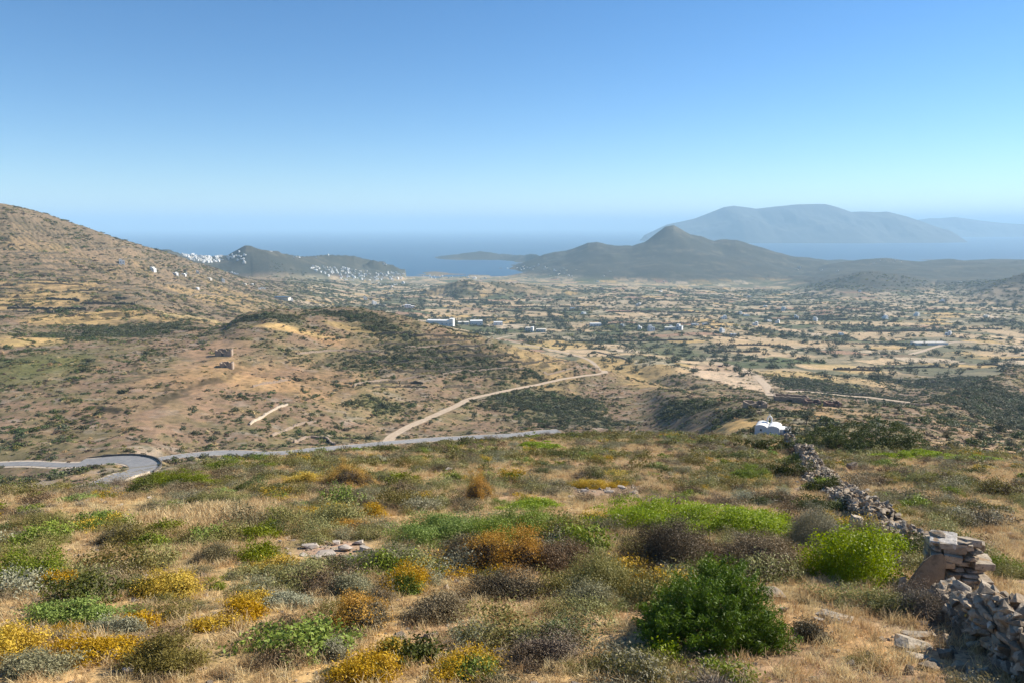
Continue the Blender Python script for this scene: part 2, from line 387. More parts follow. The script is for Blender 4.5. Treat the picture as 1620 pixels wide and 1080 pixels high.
for a in [(425,500,72,8,MAQ,.9),(560,500,110,10,c_(.09,.085,.05),.85),(620,525,80,18,c_(.10,.10,.05),.7),(690,570,130,30,c_(.13,.115,.065),.75),
          (800,580,100,25,c_(.15,.125,.075),.5),(600,640,60,18,c_(.11,.12,.05),.7),(860,635,130,25,c_(.09,.095,.05),.85),(900,665,120,14,c_(.10,.10,.06),.7),
          (1090,640,50,16,MAQ,.85),(1160,655,40,10,MAQ,.7),(1250,655,50,8,c_(.09,.10,.05),.7),(220,520,90,16,c_(.07,.075,.05),.7),(160,530,100,14,c_(.09,.09,.06),.6),
          (560,575,50,20,c_(.10,.10,.055),.5)]:
    patch(*a, add=SCR)
patch(1160,598,58,19,c_(.50,.385,.28),.97,420,.15,add=BARE); patch(1135,582,45,7,c_(.40,.29,.20),.9,420,.3)
patch(1160,678,38,14,c_(.52,.35,.15),.95,130,.4,add=BARE); patch(1290,655,30,8,c_(.42,.28,.15),.8,130,add=BARE)
patch(1340,650,50,7,c_(.38,.27,.16),.7,130,add=BARE); patch(1540,685,60,14,c_(.37,.25,.17),.6,130)
for a in [(1220,560,70,6,FIELD,.8),(1290,545,120,7,FIELD,.8),(1330,512,120,5,c_(.47,.36,.22),.85),(1260,590,70,7,c_(.45,.33,.16),.85),(1340,582,70,7,c_(.46,.34,.17),.8),
          (1360,600,60,6,c_(.42,.31,.17),.8),(1180,545,60,8,c_(.43,.32,.19),.8),(1440,530,110,6,FIELD,.7),(1560,520,90,7,FIELD,.6),(960,502,60,4,c_(.47,.35,.22),.9),(840,500,40,4,FIELD,.8),
          (730,495,80,5,FIELD,.8),(700,505,50,4,FIELD,.7),(1000,480,150,8,c_(.38,.30,.21),.5),(1480,475,160,7,c_(.38,.30,.21),.5),(1590,560,60,6,FIELD,.8)]:
    patch(*a[:6], 420, .35, add=BARE)
for a in [(1010,520,110,6,c_(.085,.10,.055),.8),(900,505,110,6,c_(.09,.10,.06),.7),(1330,505,110,5,c_(.07,.09,.05),.8),(1250,570,60,6,c_(.09,.12,.05),.8),(1060,555,60,14,c_(.10,.12,.06),.8),
          (1290,610,110,12,c_(.12,.12,.08),.7),(1500,600,120,18,c_(.13,.12,.085),.6),(1560,620,120,30,c_(.16,.14,.10),.7),(1560,650,110,30,c_(.16,.14,.10),.7),(960,535,90,12,c_(.10,.11,.065),.6),(1480,560,90,9,c_(.10,.11,.06),.6)]:
    patch(*a[:6], 330, .5, add=SCR)
# the faces of the terrace banks: dark stone and brush
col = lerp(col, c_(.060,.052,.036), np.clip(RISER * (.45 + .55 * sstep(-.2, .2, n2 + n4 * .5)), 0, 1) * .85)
# foreground patches
patch(330,822,130,32,c_(.55,.40,.20),.8,9,.6,add=GRS); patch(1330,1010,130,40,c_(.46,.29,.14),.8,9,.6); patch(1260,1040,60,60,c_(.40,.26,.17),.8,9,.6)
patch(520,868,70,16,c_(.36,.25,.19),.9,9,.5); patch(960,775,60,10,c_(.36,.25,.18),.8,9,.5); patch(120,850,130,25,c_(.48,.34,.19),.6,9)
patch(1490,760,110,24,c_(.45,.29,.16),.6,9); patch(250,990,90,20,c_(.36,.25,.17),.6,9); patch(700,1010,110,50,c_(.37,.24,.16),.6,9)

# --------------------------------------------------------------- object helpers
def new_obj(name, me, parent=None, loc=None):
    o = bpy.data.objects.new(name, me); COL.objects.link(o)
    if parent is not None: o.parent = parent
    if loc is not None: o.location = loc
    return o
def tag(o, label=None, cat=None, group=None, kind=None):
    if label: o['label'] = label
    if cat: o['category'] = cat
    if group: o['group'] = group
    if kind: o['kind'] = kind
    return o
def thing(name, label, cat, loc, rz=0, group=None):
    o = bpy.data.objects.new(name, None); COL.objects.link(o); o.location = loc; o.rotation_euler = (0, 0, rz)
    o.empty_display_size = .3
    return tag(o, label, cat, group)
def mesh_np(name, V, F, mats=(), tint=None, mi=None, smooth=False, col=None):
    """V (n,3); F (m,k) all with the same k; tint: per face float"""
    me = bpy.data.meshes.new(name)
    V = np.asarray(V, np.float32); F = np.asarray(F, np.int32); k = F.shape[1]; m = len(F)
    me.vertices.add(len(V)); me.vertices.foreach_set('co', V.ravel())
    me.loops.add(m * k); me.loops.foreach_set('vertex_index', F.ravel())
    me.polygons.add(m); me.polygons.foreach_set('loop_start', np.arange(0, m * k, k, dtype=np.int32))
    try: me.polygons.foreach_set('loop_total', np.full(m, k, np.int32))
    except Exception: pass
    for mt in mats: me.materials.append(mt)
    if mi is not None: me.polygons.foreach_set('material_index', np.asarray(mi, np.int32))
    me.polygons.foreach_set('use_smooth', np.full(m, bool(smooth)))
    me.update(calc_edges=True)
    if tint is not None:
        at = me.attributes.new('tint', 'FLOAT', 'FACE'); at.data.foreach_set('value', np.asarray(tint, np.float32))
    if col is not None:
        at = me.attributes.new('Col', 'FLOAT_COLOR', 'POINT')
        at.data.foreach_set('color', np.c_[col, np.ones(len(col))].astype(np.float32).ravel())
    return me

# --------------------------------------------------------------- materials
def mat(name):
    m = bpy.data.materials.new(name); m.use_nodes = True
    n = m.node_tree.nodes; b = n['Principled BSDF']
    b.inputs['Roughness'].default_value = .85; b.inputs['Specular IOR Level'].default_value = .2
    return m, m.node_tree, b
def noise(nt, scale, detail=4, coord='Object', rough=.6):
    t = nt.nodes.new('ShaderNodeTexNoise'); t.inputs['Scale'].default_value = scale; t.inputs['Detail'].default_value = detail
    t.inputs['Roughness'].default_value = rough
    tc = nt.nodes.new('ShaderNodeTexCoord'); nt.links.new(tc.outputs[coord], t.inputs['Vector']); return t
def ramp(nt, fac, stops):
    r = nt.nodes.new('ShaderNodeValToRGB'); e = r.color_ramp.elements
    while len(e) < len(stops): e.new(.5)
    for k, (p, c) in enumerate(stops):
        e[k].position = p; e[k].color = (*c, 1)
    nt.links.new(fac, r.inputs[0]); return r
def mixc(nt, fac, a, b, mode='MIX'):
    m = nt.nodes.new('ShaderNodeMix'); m.data_type = 'RGBA'; m.blend_type = mode
    if hasattr(fac, 'links'): nt.links.new(fac, m.inputs[0])
    else: m.inputs[0].default_value = fac
    for v, s in ((a, m.inputs[6]), (b, m.inputs[7])):
        if hasattr(v, 'links'): nt.links.new(v, s)
        else: s.default_value = (*v, 1)
    return m.outputs[2]
def bump(nt, b, h, strength, dist):
    n = nt.nodes.new('ShaderNodeBump'); n.inputs['Strength'].default_value = strength; n.inputs['Distance'].default_value = dist
    nt.links.new(h, n.inputs['Height']); nt.links.new(n.outputs[0], b.inputs['Normal'])
def noisy_mat(name, c1, c2, scale=3, rough=.9, bs=.4, bd=.05, c3=None, s2=None):
    m, t, b = mat(name); b.inputs['Roughness'].default_value = rough
    n = noise(t, scale, 6)
    stops = [(.32, c1), (.68, c2)] if c3 is None else [(.3, c1), (.52, c2), (.72, c3)]
    r = ramp(t, n.outputs[0], stops)
    t.links.new(r.outputs[0], b.inputs['Base Color'])
    if bs: bump(t, b, n.outputs[0], bs, bd)
    return m
def leaf_mat(name, ca, cb, cc=None, trans=.25, rough=.6, hv=.10):
    """ca..cb by leaf, shifted a little from plant to plant"""
    m, t, b = mat(name); b.inputs['Roughness'].default_value = rough; b.inputs['Specular IOR Level'].default_value = .25
    at = t.nodes.new('ShaderNodeAttribute'); at.attribute_name = 'tint'
    r = ramp(t, at.outputs['Fac'], [(0, ca), (1, cb)] if cc is None else [(0, ca), (.55, cb), (1, cc)])
    oi = t.nodes.new('ShaderNodeObjectInfo')
    hs = t.nodes.new('ShaderNodeHueSaturation')
    def rng_(lo, hi_):
        q = t.nodes.new('ShaderNodeMapRange'); q.inputs[3].default_value = lo; q.inputs[4].default_value = hi_
        t.links.new(oi.outputs['Random'], q.inputs[0]); return q.outputs[0]
    t.links.new(rng_(.5 - hv * .22, .5 + hv * .18), hs.inputs['Hue']); t.links.new(rng_(1 + hv, 1 - hv * 2), hs.inputs['Saturation'])
    t.links.new(rng_(1 - hv * 2.2, 1 + hv * 2.6), hs.inputs['Value'])
    t.links.new(r.outputs[0], hs.inputs['Color'])
    t.links.new(hs.outputs[0], b.inputs['Base Color'])
    if trans > 0:
        tr = t.nodes.new('ShaderNodeBsdfTranslucent'); t.links.new(hs.outputs[0], tr.inputs[0])
        mx = t.nodes.new('ShaderNodeMixShader'); mx.inputs[0].default_value = trans
        t.links.new(b.outputs[0], mx.inputs[1]); t.links.new(tr.outputs[0], mx.inputs[2])
        t.links.new(mx.outputs[0], t.nodes['Material Output'].inputs[0])
    return m

M = {}
# ground
m, t, b = mat('ground'); M['ground'] = m
b.inputs['Roughness'].default_value = .95; b.inputs['Specular IOR Level'].default_value = .08
at = t.nodes.new('ShaderNodeAttribute'); at.attribute_name = 'Col'
nf = noise(t, 6.0, 8); nm = noise(t, .35, 7); nl = noise(t, .05, 6)
g1 = ramp(t, nf.outputs[0], [(.30, (.45,.43,.40)), (.5, (1,1,1)), (.68, (1.35,1.3,1.22))])
g2 = ramp(t, nm.outputs[0], [(.3, (.52,.54,.48)), (.5, (1,1,1)), (.7, (1.30,1.22,1.12))])
g3 = ramp(t, nl.outputs[0], [(.35, (.84,.86,.84)), (.65, (1.12,1.08,1.04))])
c = mixc(t, 1.0, at.outputs['Color'], g1.outputs[0], 'MULTIPLY'); c = mixc(t, 1.0, c, g2.outputs[0], 'MULTIPLY'); c = mixc(t, 1.0, c, g3.outputs[0], 'MULTIPLY')
t.links.new(c, b.inputs['Base Color']); bump(t, b, nf.outputs[0], .6, .06)
M['asphalt'] = noisy_mat('asphalt', (.19,.19,.195), (.27,.265,.26), .6, .8, .2, .01)
M['dirtroad'] = noisy_mat('dirt road', (.36,.27,.19), (.50,.40,.29), .8, .95, .3, .03)
M['verge'] = noisy_mat('pale verge', (.42,.34,.26), (.55,.47,.37), 1.2, .95, .4, .05)
M['line'] = noisy_mat('road paint', (.55,.55,.53), (.75,.75,.72), 3, .7, 0)
M['concrete'] = noisy_mat('concrete', (.42,.39,.35), (.58,.55,.50), 1.5, .9, .3, .02)
M['terrace'] = noisy_mat('terrace stone', (.08,.068,.048), (.19,.155,.11), 1.2, .95, .6, .08)
M['darkwall'] = noisy_mat('dark stone', (.06,.055,.05), (.15,.135,.12), 2.5, .95, .6, .05)
M['white'] = noisy_mat('whitewash', (.66,.66,.65), (.76,.76,.75), .8, .8, .15, .02)
M['cream'] = noisy_mat('cream render', (.58,.54,.46), (.70,.66,.58), .8, .85, .15, .02)
M['glass'] = noisy_mat('window opening', (.03,.035,.045), (.07,.075,.085), 2, .25, 0)
M['blue'] = noisy_mat('blue paint', (.06,.16,.36), (.08,.20,.42), 2, .5, 0)
M['bark'] = noisy_mat('bark', (.07,.05,.035), (.16,.12,.085), 7, .95, .6, .03)
M['twig'] = leaf_mat('grey twigs', (.15,.115,.08), (.34,.27,.19), None, 0, .9, .08)
M['ruin'] = noisy_mat('ruin stone', (.20,.15,.11), (.36,.28,.215), 1.3, .95, .8, .08, (.27,.21,.165))
M['redstone'] = noisy_mat('reddish stone', (.16,.10,.08), (.30,.20,.155), 1.3, .95, .8, .08)
M['metal'] = noisy_mat('bell metal', (.10,.08,.05), (.2,.16,.1), 6, .4, 0)
M['car'] = noisy_mat('dark red paint', (.10,.03,.03), (.13,.04,.035), 3, .3, 0)
M['carblue'] = noisy_mat('white paint', (.6,.6,.6), (.7,.7,.7), 3, .3, 0)
M['rubber'] = noisy_mat('rubber', (.015,.015,.015), (.03,.03,.03), 5, .8, 0)
# stone with lichen and iron stains; tint picks the stone
m, t, b = mat('field stone'); M['stone'] = m
b.inputs['Roughness'].default_value = .92
at = t.nodes.new('ShaderNodeAttribute'); at.attribute_name = 'tint'
r0 = ramp(t, at.outputs['Fac'], [(0, (.19,.15,.11)), (.35, (.31,.255,.195)), (.7, (.42,.36,.285)), (.9, (.38,.28,.18)), (1, (.54,.50,.45))])
n0 = noise(t, 5, 8); n1_ = noise(t, 22, 6)
r1 = ramp(t, n0.outputs[0], [(.3, (.55,.53,.5)), (.5, (1,1,1)), (.7, (1.2,1.17,1.12))])
r2 = ramp(t, n1_.outputs[0], [(.35, (.8,.8,.78)), (.65, (1.1,1.1,1.1))])
c = mixc(t, 1.0, r0.outputs[0], r1.outputs[0], 'MULTIPLY'); c = mixc(t, 1.0, c, r2.outputs[0], 'MULTIPLY')
n3_ = noise(t, 3.2, 5); r3 = ramp(t, n3_.outputs[0], [(.56, (0,0,0)), (.62, (1,1,1))]); c = mixc(t, r3.outputs[0], c, (.30,.205,.12))
n4_ = noise(t, 11, 4); r4 = ramp(t, n4_.outputs[0], [(.60, (0,0,0)), (.66, (1,1,1))]); c = mixc(t, r4.outputs[0], c, (.13,.12,.10))
t.links.new(c, b.inputs['Base Color']); bump(t, b, n0.outputs[0], .9, .05)
M['slab'] = noisy_mat('rusty slab', (.12,.085,.055), (.30,.21,.13), 4, .9, .8, .05, (.20,.14,.09))
M['palestone'] = noisy_mat('pale stone', (.30,.26,.22), (.50,.44,.38), 3, .9, .6, .04)
# sea
m, t, b = mat('sea'); M['sea'] = m
b.inputs['Base Color'].default_value = (.018, .075, .14, 1); b.inputs['Roughness'].default_value = .42; b.inputs['Specular IOR Level'].default_value = .3
ns = noise(t, .0006, 6); rs = ramp(t, ns.outputs[0], [(.35, (.013,.060,.125)), (.7, (.024,.085,.155))]); t.links.new(rs.outputs[0], b.inputs['Base Color'])
nw = noise(t, .03, 4); bump(t, b, nw.outputs[0], .35, 4.0)
# foliage
M['L_grey'] = leaf_mat('grey green leaves', (.13,.12,.055), (.33,.30,.155))
M['L_olive'] = leaf_mat('olive leaves', (.13,.12,.025), (.33,.30,.085))
M['L_brown'] = leaf_mat('brown dry leaves', (.12,.085,.038), (.30,.22,.11), None, .1)
M['L_dark'] = leaf_mat('dark brown thorns', (.065,.048,.022), (.18,.135,.07), None, .1)
M['L_green'] = leaf_mat('green leaves', (.09,.135,.008), (.27,.34,.026))
M['L_lime'] = leaf_mat('lime leaves', (.13,.20,.006), (.39,.49,.018), None, .35, .5, .04)
M['L_dkgreen'] = leaf_mat('dark green leaves', (.035,.048,.008), (.12,.145,.022), None, .2)
M['L_jun'] = leaf_mat('juniper leaves', (.038,.080,.006), (.14,.235,.016), None, .25, .55, .04)
M['L_pale'] = leaf_mat('silver leaves', (.19,.185,.10), (.36,.34,.22), None, .2)
M['F_yellow'] = leaf_mat('yellow flowers', (.36,.22,.010), (.64,.43,.014), None, .25, .6, .05)
M['F_orange'] = leaf_mat('orange flowers', (.30,.14,.012), (.60,.33,.02), None, .2, .6, .05)
M['L_straw'] = leaf_mat('straw', (.42,.30,.14), (.74,.56,.29), None, .3, .7, .08)
M['L_tree'] = leaf_mat('tree leaves', (.030,.042,.018), (.085,.10,.04), None, .12, .6, .10)
M['L_far'] = leaf_mat('scrub leaves', (.045,.055,.022), (.125,.13,.055), None, .12, .7, .14)
M['L_farg'] = leaf_mat('green scrub leaves', (.045,.070,.014), (.12,.155,.04), None, .12, .7, .10)
M['L_farb'] = leaf_mat('brown scrub leaves', (.075,.055,.035), (.19,.145,.09), None, .1, .7, .12)

# ------------------------------------------------------------------ ground mesh
idx = (np.arange(NAZ)[:, None] * NR + np.arange(NR)[None, :])
q = np.stack([idx[:-1, :-1], idx[:-1, 1:], idx[1:, 1:], idx[1:, :-1]], -1).reshape(-1, 4)[:, ::-1]
q = q[:, ::-1] if False else q
V = np.stack([X, Y, H], -1).reshape(-1, 3)
me = mesh_np('ground', V, q, [M['ground']], col=np.clip(col.reshape(-1, 3), .01, .8), smooth=True)
if me.polygons[0].normal.z < 0:
    me.flip_normals()
ground = tag(new_obj('ground', me), kind='structure')
del q, V

# sea: one sheet reaching the horizon, its centre pushed under the land
n = 96; rings = [2500, 6000, 20000, 60000, 130000]
V = [(0, 0, 0)]; F3 = []
V = []; 
for r in rings:
    for k in range(n): V.append((r * math.sin(2*math.pi*k/n), r * math.cos(2*math.pi*k/n), 0))
Fq = [(a*n+k, (a+1)*n+k, (a+1)*n+(k+1) % n, a*n+(k+1) % n) for a in range(len(rings)-1) for k in range(n)]
me = mesh_np('sea', V, Fq, [M['sea']]); 
if me.polygons[0].normal.z < 0: me.flip_normals()
tag(new_obj('sea', me), kind='structure')

# far islands: height fields with their own distance and relief
def island(name, crest, y0, depth, seed, colr, label):
    us = [ray(a, b)[0] for a, b in crest]; zs = [CAMZ + y0 * ray(a, b)[1] for a, b in crest]
    nu, nv = 260, 60
    uu = np.linspace(us[0], us[-1], nu)[:, None]; vv = np.linspace(-1, 1, nv)[None, :]
    zc = np.interp(uu[:, 0], us, zs)[:, None]
    x = uu * (y0 + 0 * vv); y = y0 + vv * depth * (0.35 + .65 * np.clip(zc / max(zs), 0, 1))
    nn = fbm(x, y, depth * .7, 5, seed, .55)
    a = np.abs(vv) + nn * .8 * np.clip(np.abs(vv) * 2, 0, 1) * (1 - np.abs(vv))
    z = -30 + (zc + 30) * (1 - np.clip(a, 0, 1)) ** 1.05
    z[:, 0] = -30; z[:, -1] = -30
    V = np.stack([x + 0 * z, y, z], -1).reshape(-1, 3)
    I = np.arange(nu)[:, None] * nv + np.arange(nv)[None, :]
    F = np.stack([I[:-1, :-1], I[1:, :-1], I[1:, 1:], I[:-1, 1:]], -1).reshape(-1, 4)
    me = mesh_np(name, V, F, [colr], smooth=True)
    o = tag(new_obj(name, me), kind='structure'); o['label'] = label
M['isl'] = noisy_mat('island scrub', (.035,.042,.04), (.07,.075,.065), .0012, .95, 0)
island('island_hills', [(1020,372),(1056,355),(1070,352),(1100,345),(1130,333),(1145,327),(1160,325),(1185,328),(1196,330),(1215,328),(1230,326),
        (1260,323),(1285,322),(1305,322),(1320,326),(1335,331),(1346,335),(1360,334),(1385,335),(1402,334),(1415,337),(1435,342),(1455,349),(1475,357),(1488,363),(1493,369)],
       11000, 1400, 5, M['isl'], 'large blue hazy island beyond the bay')
island('island_hills', [(1420,360),(1450,348),(1470,345),(1490,345),(1510,343),(1530,346),(1560,350),(1590,353),(1640,356),(1680,359)], 16000, 1000, 9, M['isl'], 'faint farthest island behind the large one')

# ------------------------------------------------------------------ road sheets
def ribbon(name, keys, mt, half=None, off=.06, kind='structure', shift=0.0, label=None, cat=None):
    Vs, Fs = [], []
    for k in keys:
        ln, hf = roads[k]; hf = half or hf
        T = np.gradient(ln[:, :2], axis=0); T /= np.maximum(np.linalg.norm(T, axis=1, keepdims=True), 1e-6); N = np.c_[-T[:, 1], T[:, 0]]
        b0 = sum(len(v) for v in Vs)
        cs = np.array([-1, -.5, 0, .5, 1.0])
        rows = []
        for s in cs:
            P = ln[:, :2] + N * (s * hf * (1 + .05 * np.sin(np.arange(len(ln)) * .37))[:, None] + shift)
            z = np.maximum(ln[:, 2], 0 * hgt(P[:, 0], P[:, 1]) + hgt(P[:, 0], P[:, 1])) + off
            rows.append(np.c_[P, z])
        A = np.stack(rows, 1); n = len(ln); Vs.append(A.reshape(-1, 3))
        I = b0 + np.arange(n)[:, None] * 5 + np.arange(5)[None, :]
        Fs.append(np.stack([I[:-1, :-1], I[1:, :-1], I[1:, 1:], I[:-1, 1:]], -1).reshape(-1, 4))
    me = mesh_np(name, np.concatenate(Vs), np.concatenate(Fs), [mt], smooth=True)
    o = new_obj(name, me); tag(o, kind=kind)
    if label: o['label'] = label
    return o
ribbon('road', ['main_east', 'main_bend', 'main_west'], M['asphalt'], off=.10, label='grey asphalt mountain road with a hairpin bend')
ribbon('road_verge', ['main_bend'], M['verge'], half=4.6, off=.05)
ribbon('road_verge', ['main_east', 'main_west'], M['verge'], half=3.3, off=.045)
ribbon('dirt_track', ['track', 'track_ridge', 'villa_track'], M['dirtroad'], half=2.2, off=.08, label='pale dirt track climbing the terraced hill')
ribbon('road', ['plain_road', 'valley_road', 'field_road'], M['dirtroad'], off=.12, label='pale road crossing the plain')

# ------------------------------------------------------------------ leaf clouds
def unit(v): return v / np.maximum(np.linalg.norm(v, axis=-1, keepdims=True), 1e-9)
def leafcloud(seed, nc, nl, R3=(1, 1, .7), cr=.16, ls=.1, asp=.5, up=.3, inner=.22, lump=.2, spike=0.0, flat=0.0):
    """leaf faces in clumps spread over and inside a lumpy dome; returns V, F, tint, outerness"""
    g = np.random.default_rng(seed)
    d = g.normal(size=(nc, 3)); d[:, 2] = np.abs(d[:, 2]) * 1.0 - .12; d = unit(d)
    lum = 1 + lump * (np.sin(d[:, 0] * 3.1 + seed) * np.cos(d[:, 1] * 2.7 + seed * 1.7) + .6 * np.sin(d[:, 0] * 7 + d[:, 1] * 6 + seed * .7) + .35 * g.normal(size=nc))
    rad = np.where(g.random(nc) < inner, g.uniform(.35, .8, nc), g.uniform(.86, 1.04, nc)) * lum
    C = d * rad[:, None]
    ctint = g.random(nc)
    k = np.repeat(np.arange(nc), nl)
    off = g.normal(size=(nc * nl, 3)) * cr
    if spike > 0:       # clumps drawn out into sprays that point outwards and up
        ax = unit(d + np.array([0, 0, .55]) + .25 * g.normal(size=(nc, 3)))
        tt = g.uniform(-1, 1, nc * nl)[:, None]
        off = off * (1 - .6 * (tt > 0) * tt) * .6 + ax[k] * tt * spike * (.5 + ctint[k, None])
    P = C[k] + off
    P[:, 2] = np.where(P[:, 2] < .02, g.random(len(P)) * .12, P[:, 2])
    Rr = np.array(R3, float)
    P = P * Rr
    nrm = unit(d[k] * .7 + g.normal(size=(len(P), 3)) * .65 + np.array([0, 0, .25]))
    a = unit(np.cross(nrm, g.normal(size=(len(P), 3)))); a = unit(a + np.array([0, 0, up]) + d[k] * up * .7)
    b = unit(np.cross(nrm, a))
    L = ls * g.uniform(.6, 1.35, len(P))[:, None]; W = L * asp
    V = np.stack([P - a * L * .5, P + b * W * .5 , P + a * L * .5, P - b * W * .5], 1)
    V[:, :, 2] = np.maximum(V[:, :, 2], -.02 * Rr[2])
    n = len(P)
    F = np.arange(4 * n).reshape(n, 4)
    tint = np.clip(.5 * ctint[k] + .5 * g.random(n) + .0, 0, 1)
    out = np.linalg.norm(P / Rr, axis=1) + 0.25 * P[:, 2] / Rr[2]
    return V.reshape(-1, 3), F, tint, out
def twigs(seed, n, R3, wd=.012, seg=3, col=(0, 1)):
    """bare branching twigs fanning out from the base"""
    g = np.random.default_rng(seed); Vs, Fs, T = [], [], []
    d = g.normal(size=(n, 3)); d[:, 2] = np.abs(d[:, 2]) + .25; d = unit(d)
    L = g.uniform(.6, 1.08, n)[:, None]
    st = d * g.uniform(0, .55, (n, 1)) * .9
    p = st.copy(); dr = d.copy(); base = 0
    for s in range(seg):
        nd = unit(dr + g.normal(size=(n, 3)) * .42); q = p + nd * (L * (1 - .45) / seg)
        sd = unit(np.cross(nd, g.normal(size=(n, 3)))) * wd * (1 - s / (seg + .5))
        Vs.append(np.stack([(p - sd), (p + sd), (q + sd * .6), (q - sd * .6)], 1)); p = q; dr = nd
    V = np.concatenate(Vs).reshape(-1, 3) * np.array(R3); V[:, 2] = np.maximum(V[:, 2], 0)
    m = n * seg
    return V, np.arange(4 * m).reshape(m, 4), g.random(m), np.ones(m)
def merge(parts):
    Vs, Fs, Ts, Ms = [], [], [], []; b = 0
    for V, F, T, mi in parts:
        Vs.append(V); Fs.append(F + b); Ts.append(T); Ms.append(np.full(len(F), mi) if np.isscalar(mi) else mi); b += len(V)
    return np.concatenate(Vs), np.concatenate(Fs), np.concatenate(Ts), np.concatenate(Ms)
def grass(seed, n=46, h=1.0, sp=.28, wd=.020):
    g = np.random.default_rng(seed)
    b = g.normal(size=(n, 2)) * sp * .5; ln = g.normal(size=(n, 2)) * .34; hh = h * g.uniform(.5, 1.15, n)
    a = g.uniform(0, math.pi, n); sx, sy = np.cos(a) * wd, np.sin(a) * wd
    z0 = np.zeros(n)
    p0 = np.c_[b, z0]; p1 = np.c_[b + ln * .35, hh * .55]; p2 = np.c_[b + ln * 1.0, hh]
    s = np.c_[sx, sy, z0]
    V = np.stack([p0 - s, p0 + s, p1 + s * .8, p1 - s * .8, p1 - s * .8, p1 + s * .8, p2 + s * .9, p2 - s * .1], 1).reshape(-1, 3)
    F = np.arange(8 * n).reshape(2 * n, 4)
    return V, F, np.repeat(g.random(n), 2), None

# ------------------------------------------------------------------ stones
def stone_mesh(seed, sub=1, flat=.6, rough=.22):
    g = np.random.default_rng(seed)
    bm = bmesh.new()
    pts = g.normal(size=(15, 3)); pts = unit(pts) * (g.uniform(.82, 1.0, (15, 1)))
    pts = np.sign(pts) * np.abs(pts) ** .72
    pts = pts * np.array([1, g.uniform(.6, .9), flat * g.uniform(.7, 1.1)])
    vs = [bm.verts.new(p) for p in pts]
    r = bmesh.ops.convex_hull(bm, input=vs)
    bmesh.ops.delete(bm, geom=[v for v in bm.verts if not v.link_faces], context='VERTS')
    bmesh.ops.triangulate(bm, faces=bm.faces)
    bm.verts.index_update()
    V = np.array([v.co[:] for v in bm.verts]); F = np.array([[v.index for v in f.verts] for f in bm.faces])
    bm.free(); return V, F
STN_R = [stone_mesh(900 + k, 1, .8) for k in range(14)]
def block_stone(seed):
    g = np.random.default_rng(seed); bm = bmesh.new(); pts = []
    for sx_ in (-1, 1):
        for sy_ in (-1, 1):
            for sz_ in (-1, 1):
                for ax in range(3):
                    c = np.array([sx_, sy_, sz_], float) * (1 - .12 * g.random(3)); c[ax] *= g.uniform(.72, .9); pts.append(c)
    vs = [bm.verts.new(p) for p in pts]; bmesh.ops.convex_hull(bm, input=vs)
    bmesh.ops.delete(bm, geom=[v for v in bm.verts if not v.link_faces], context='VERTS'); bmesh.ops.triangulate(bm, faces=bm.faces)
    V = np.array([v.co[:] for v in bm.verts]); bm.verts.index_update(); F = np.array([[v.index for v in f.verts] for f in bm.faces]); bm.free(); return V, F
STN_B = [block_stone(950 + k) for k in range(10)]
STN = STN_R
def eul(g, n, tilt):
    rz = g.uniform(0, 2*math.pi, n); rx = g.normal(0, tilt, n); ry = g.normal(0, tilt, n)
    cx, sx, cy, sy, cz, sz = np.cos(rx), np.sin(rx), np.cos(ry), np.sin(ry), np.cos(rz), np.sin(rz)
    Rm = np.zeros((n, 3, 3))
    Rm[:, 0, 0] = cz*cy; Rm[:, 0, 1] = cz*sy*sx - sz*cx; Rm[:, 0, 2] = cz*sy*cx + sz*sx
    Rm[:, 1, 0] = sz*cy; Rm[:, 1, 1] = sz*sy*sx + cz*cx; Rm[:, 1, 2] = sz*sy*cx - cz*sx
    Rm[:, 2, 0] = -sy; Rm[:, 2, 1] = cy*sx; Rm[:, 2, 2] = cy*cx
    return Rm
def stones(g, P, S, tilt=.25, Rm=None, tint=None, STN=STN_R):
    """many stones joined into one mesh's arrays; S (n,3) half sizes"""
    n = len(P); Rm = eul(g, n, tilt) if Rm is None else Rm
    kk = g.integers(0, len(STN), n); Vs, Fs, Ts = [], [], []; b = 0
    tint = g.random(n) if tint is None else tint
    for i in range(n):
        V, F = STN[kk[i]]
        W = (V * S[i]) @ Rm[i].T + P[i]
        Vs.append(W); Fs.append(F + b); Ts.append(np.full(len(F), tint[i])); b += len(V)
    return np.concatenate(Vs), np.concatenate(Fs), np.concatenate(Ts)

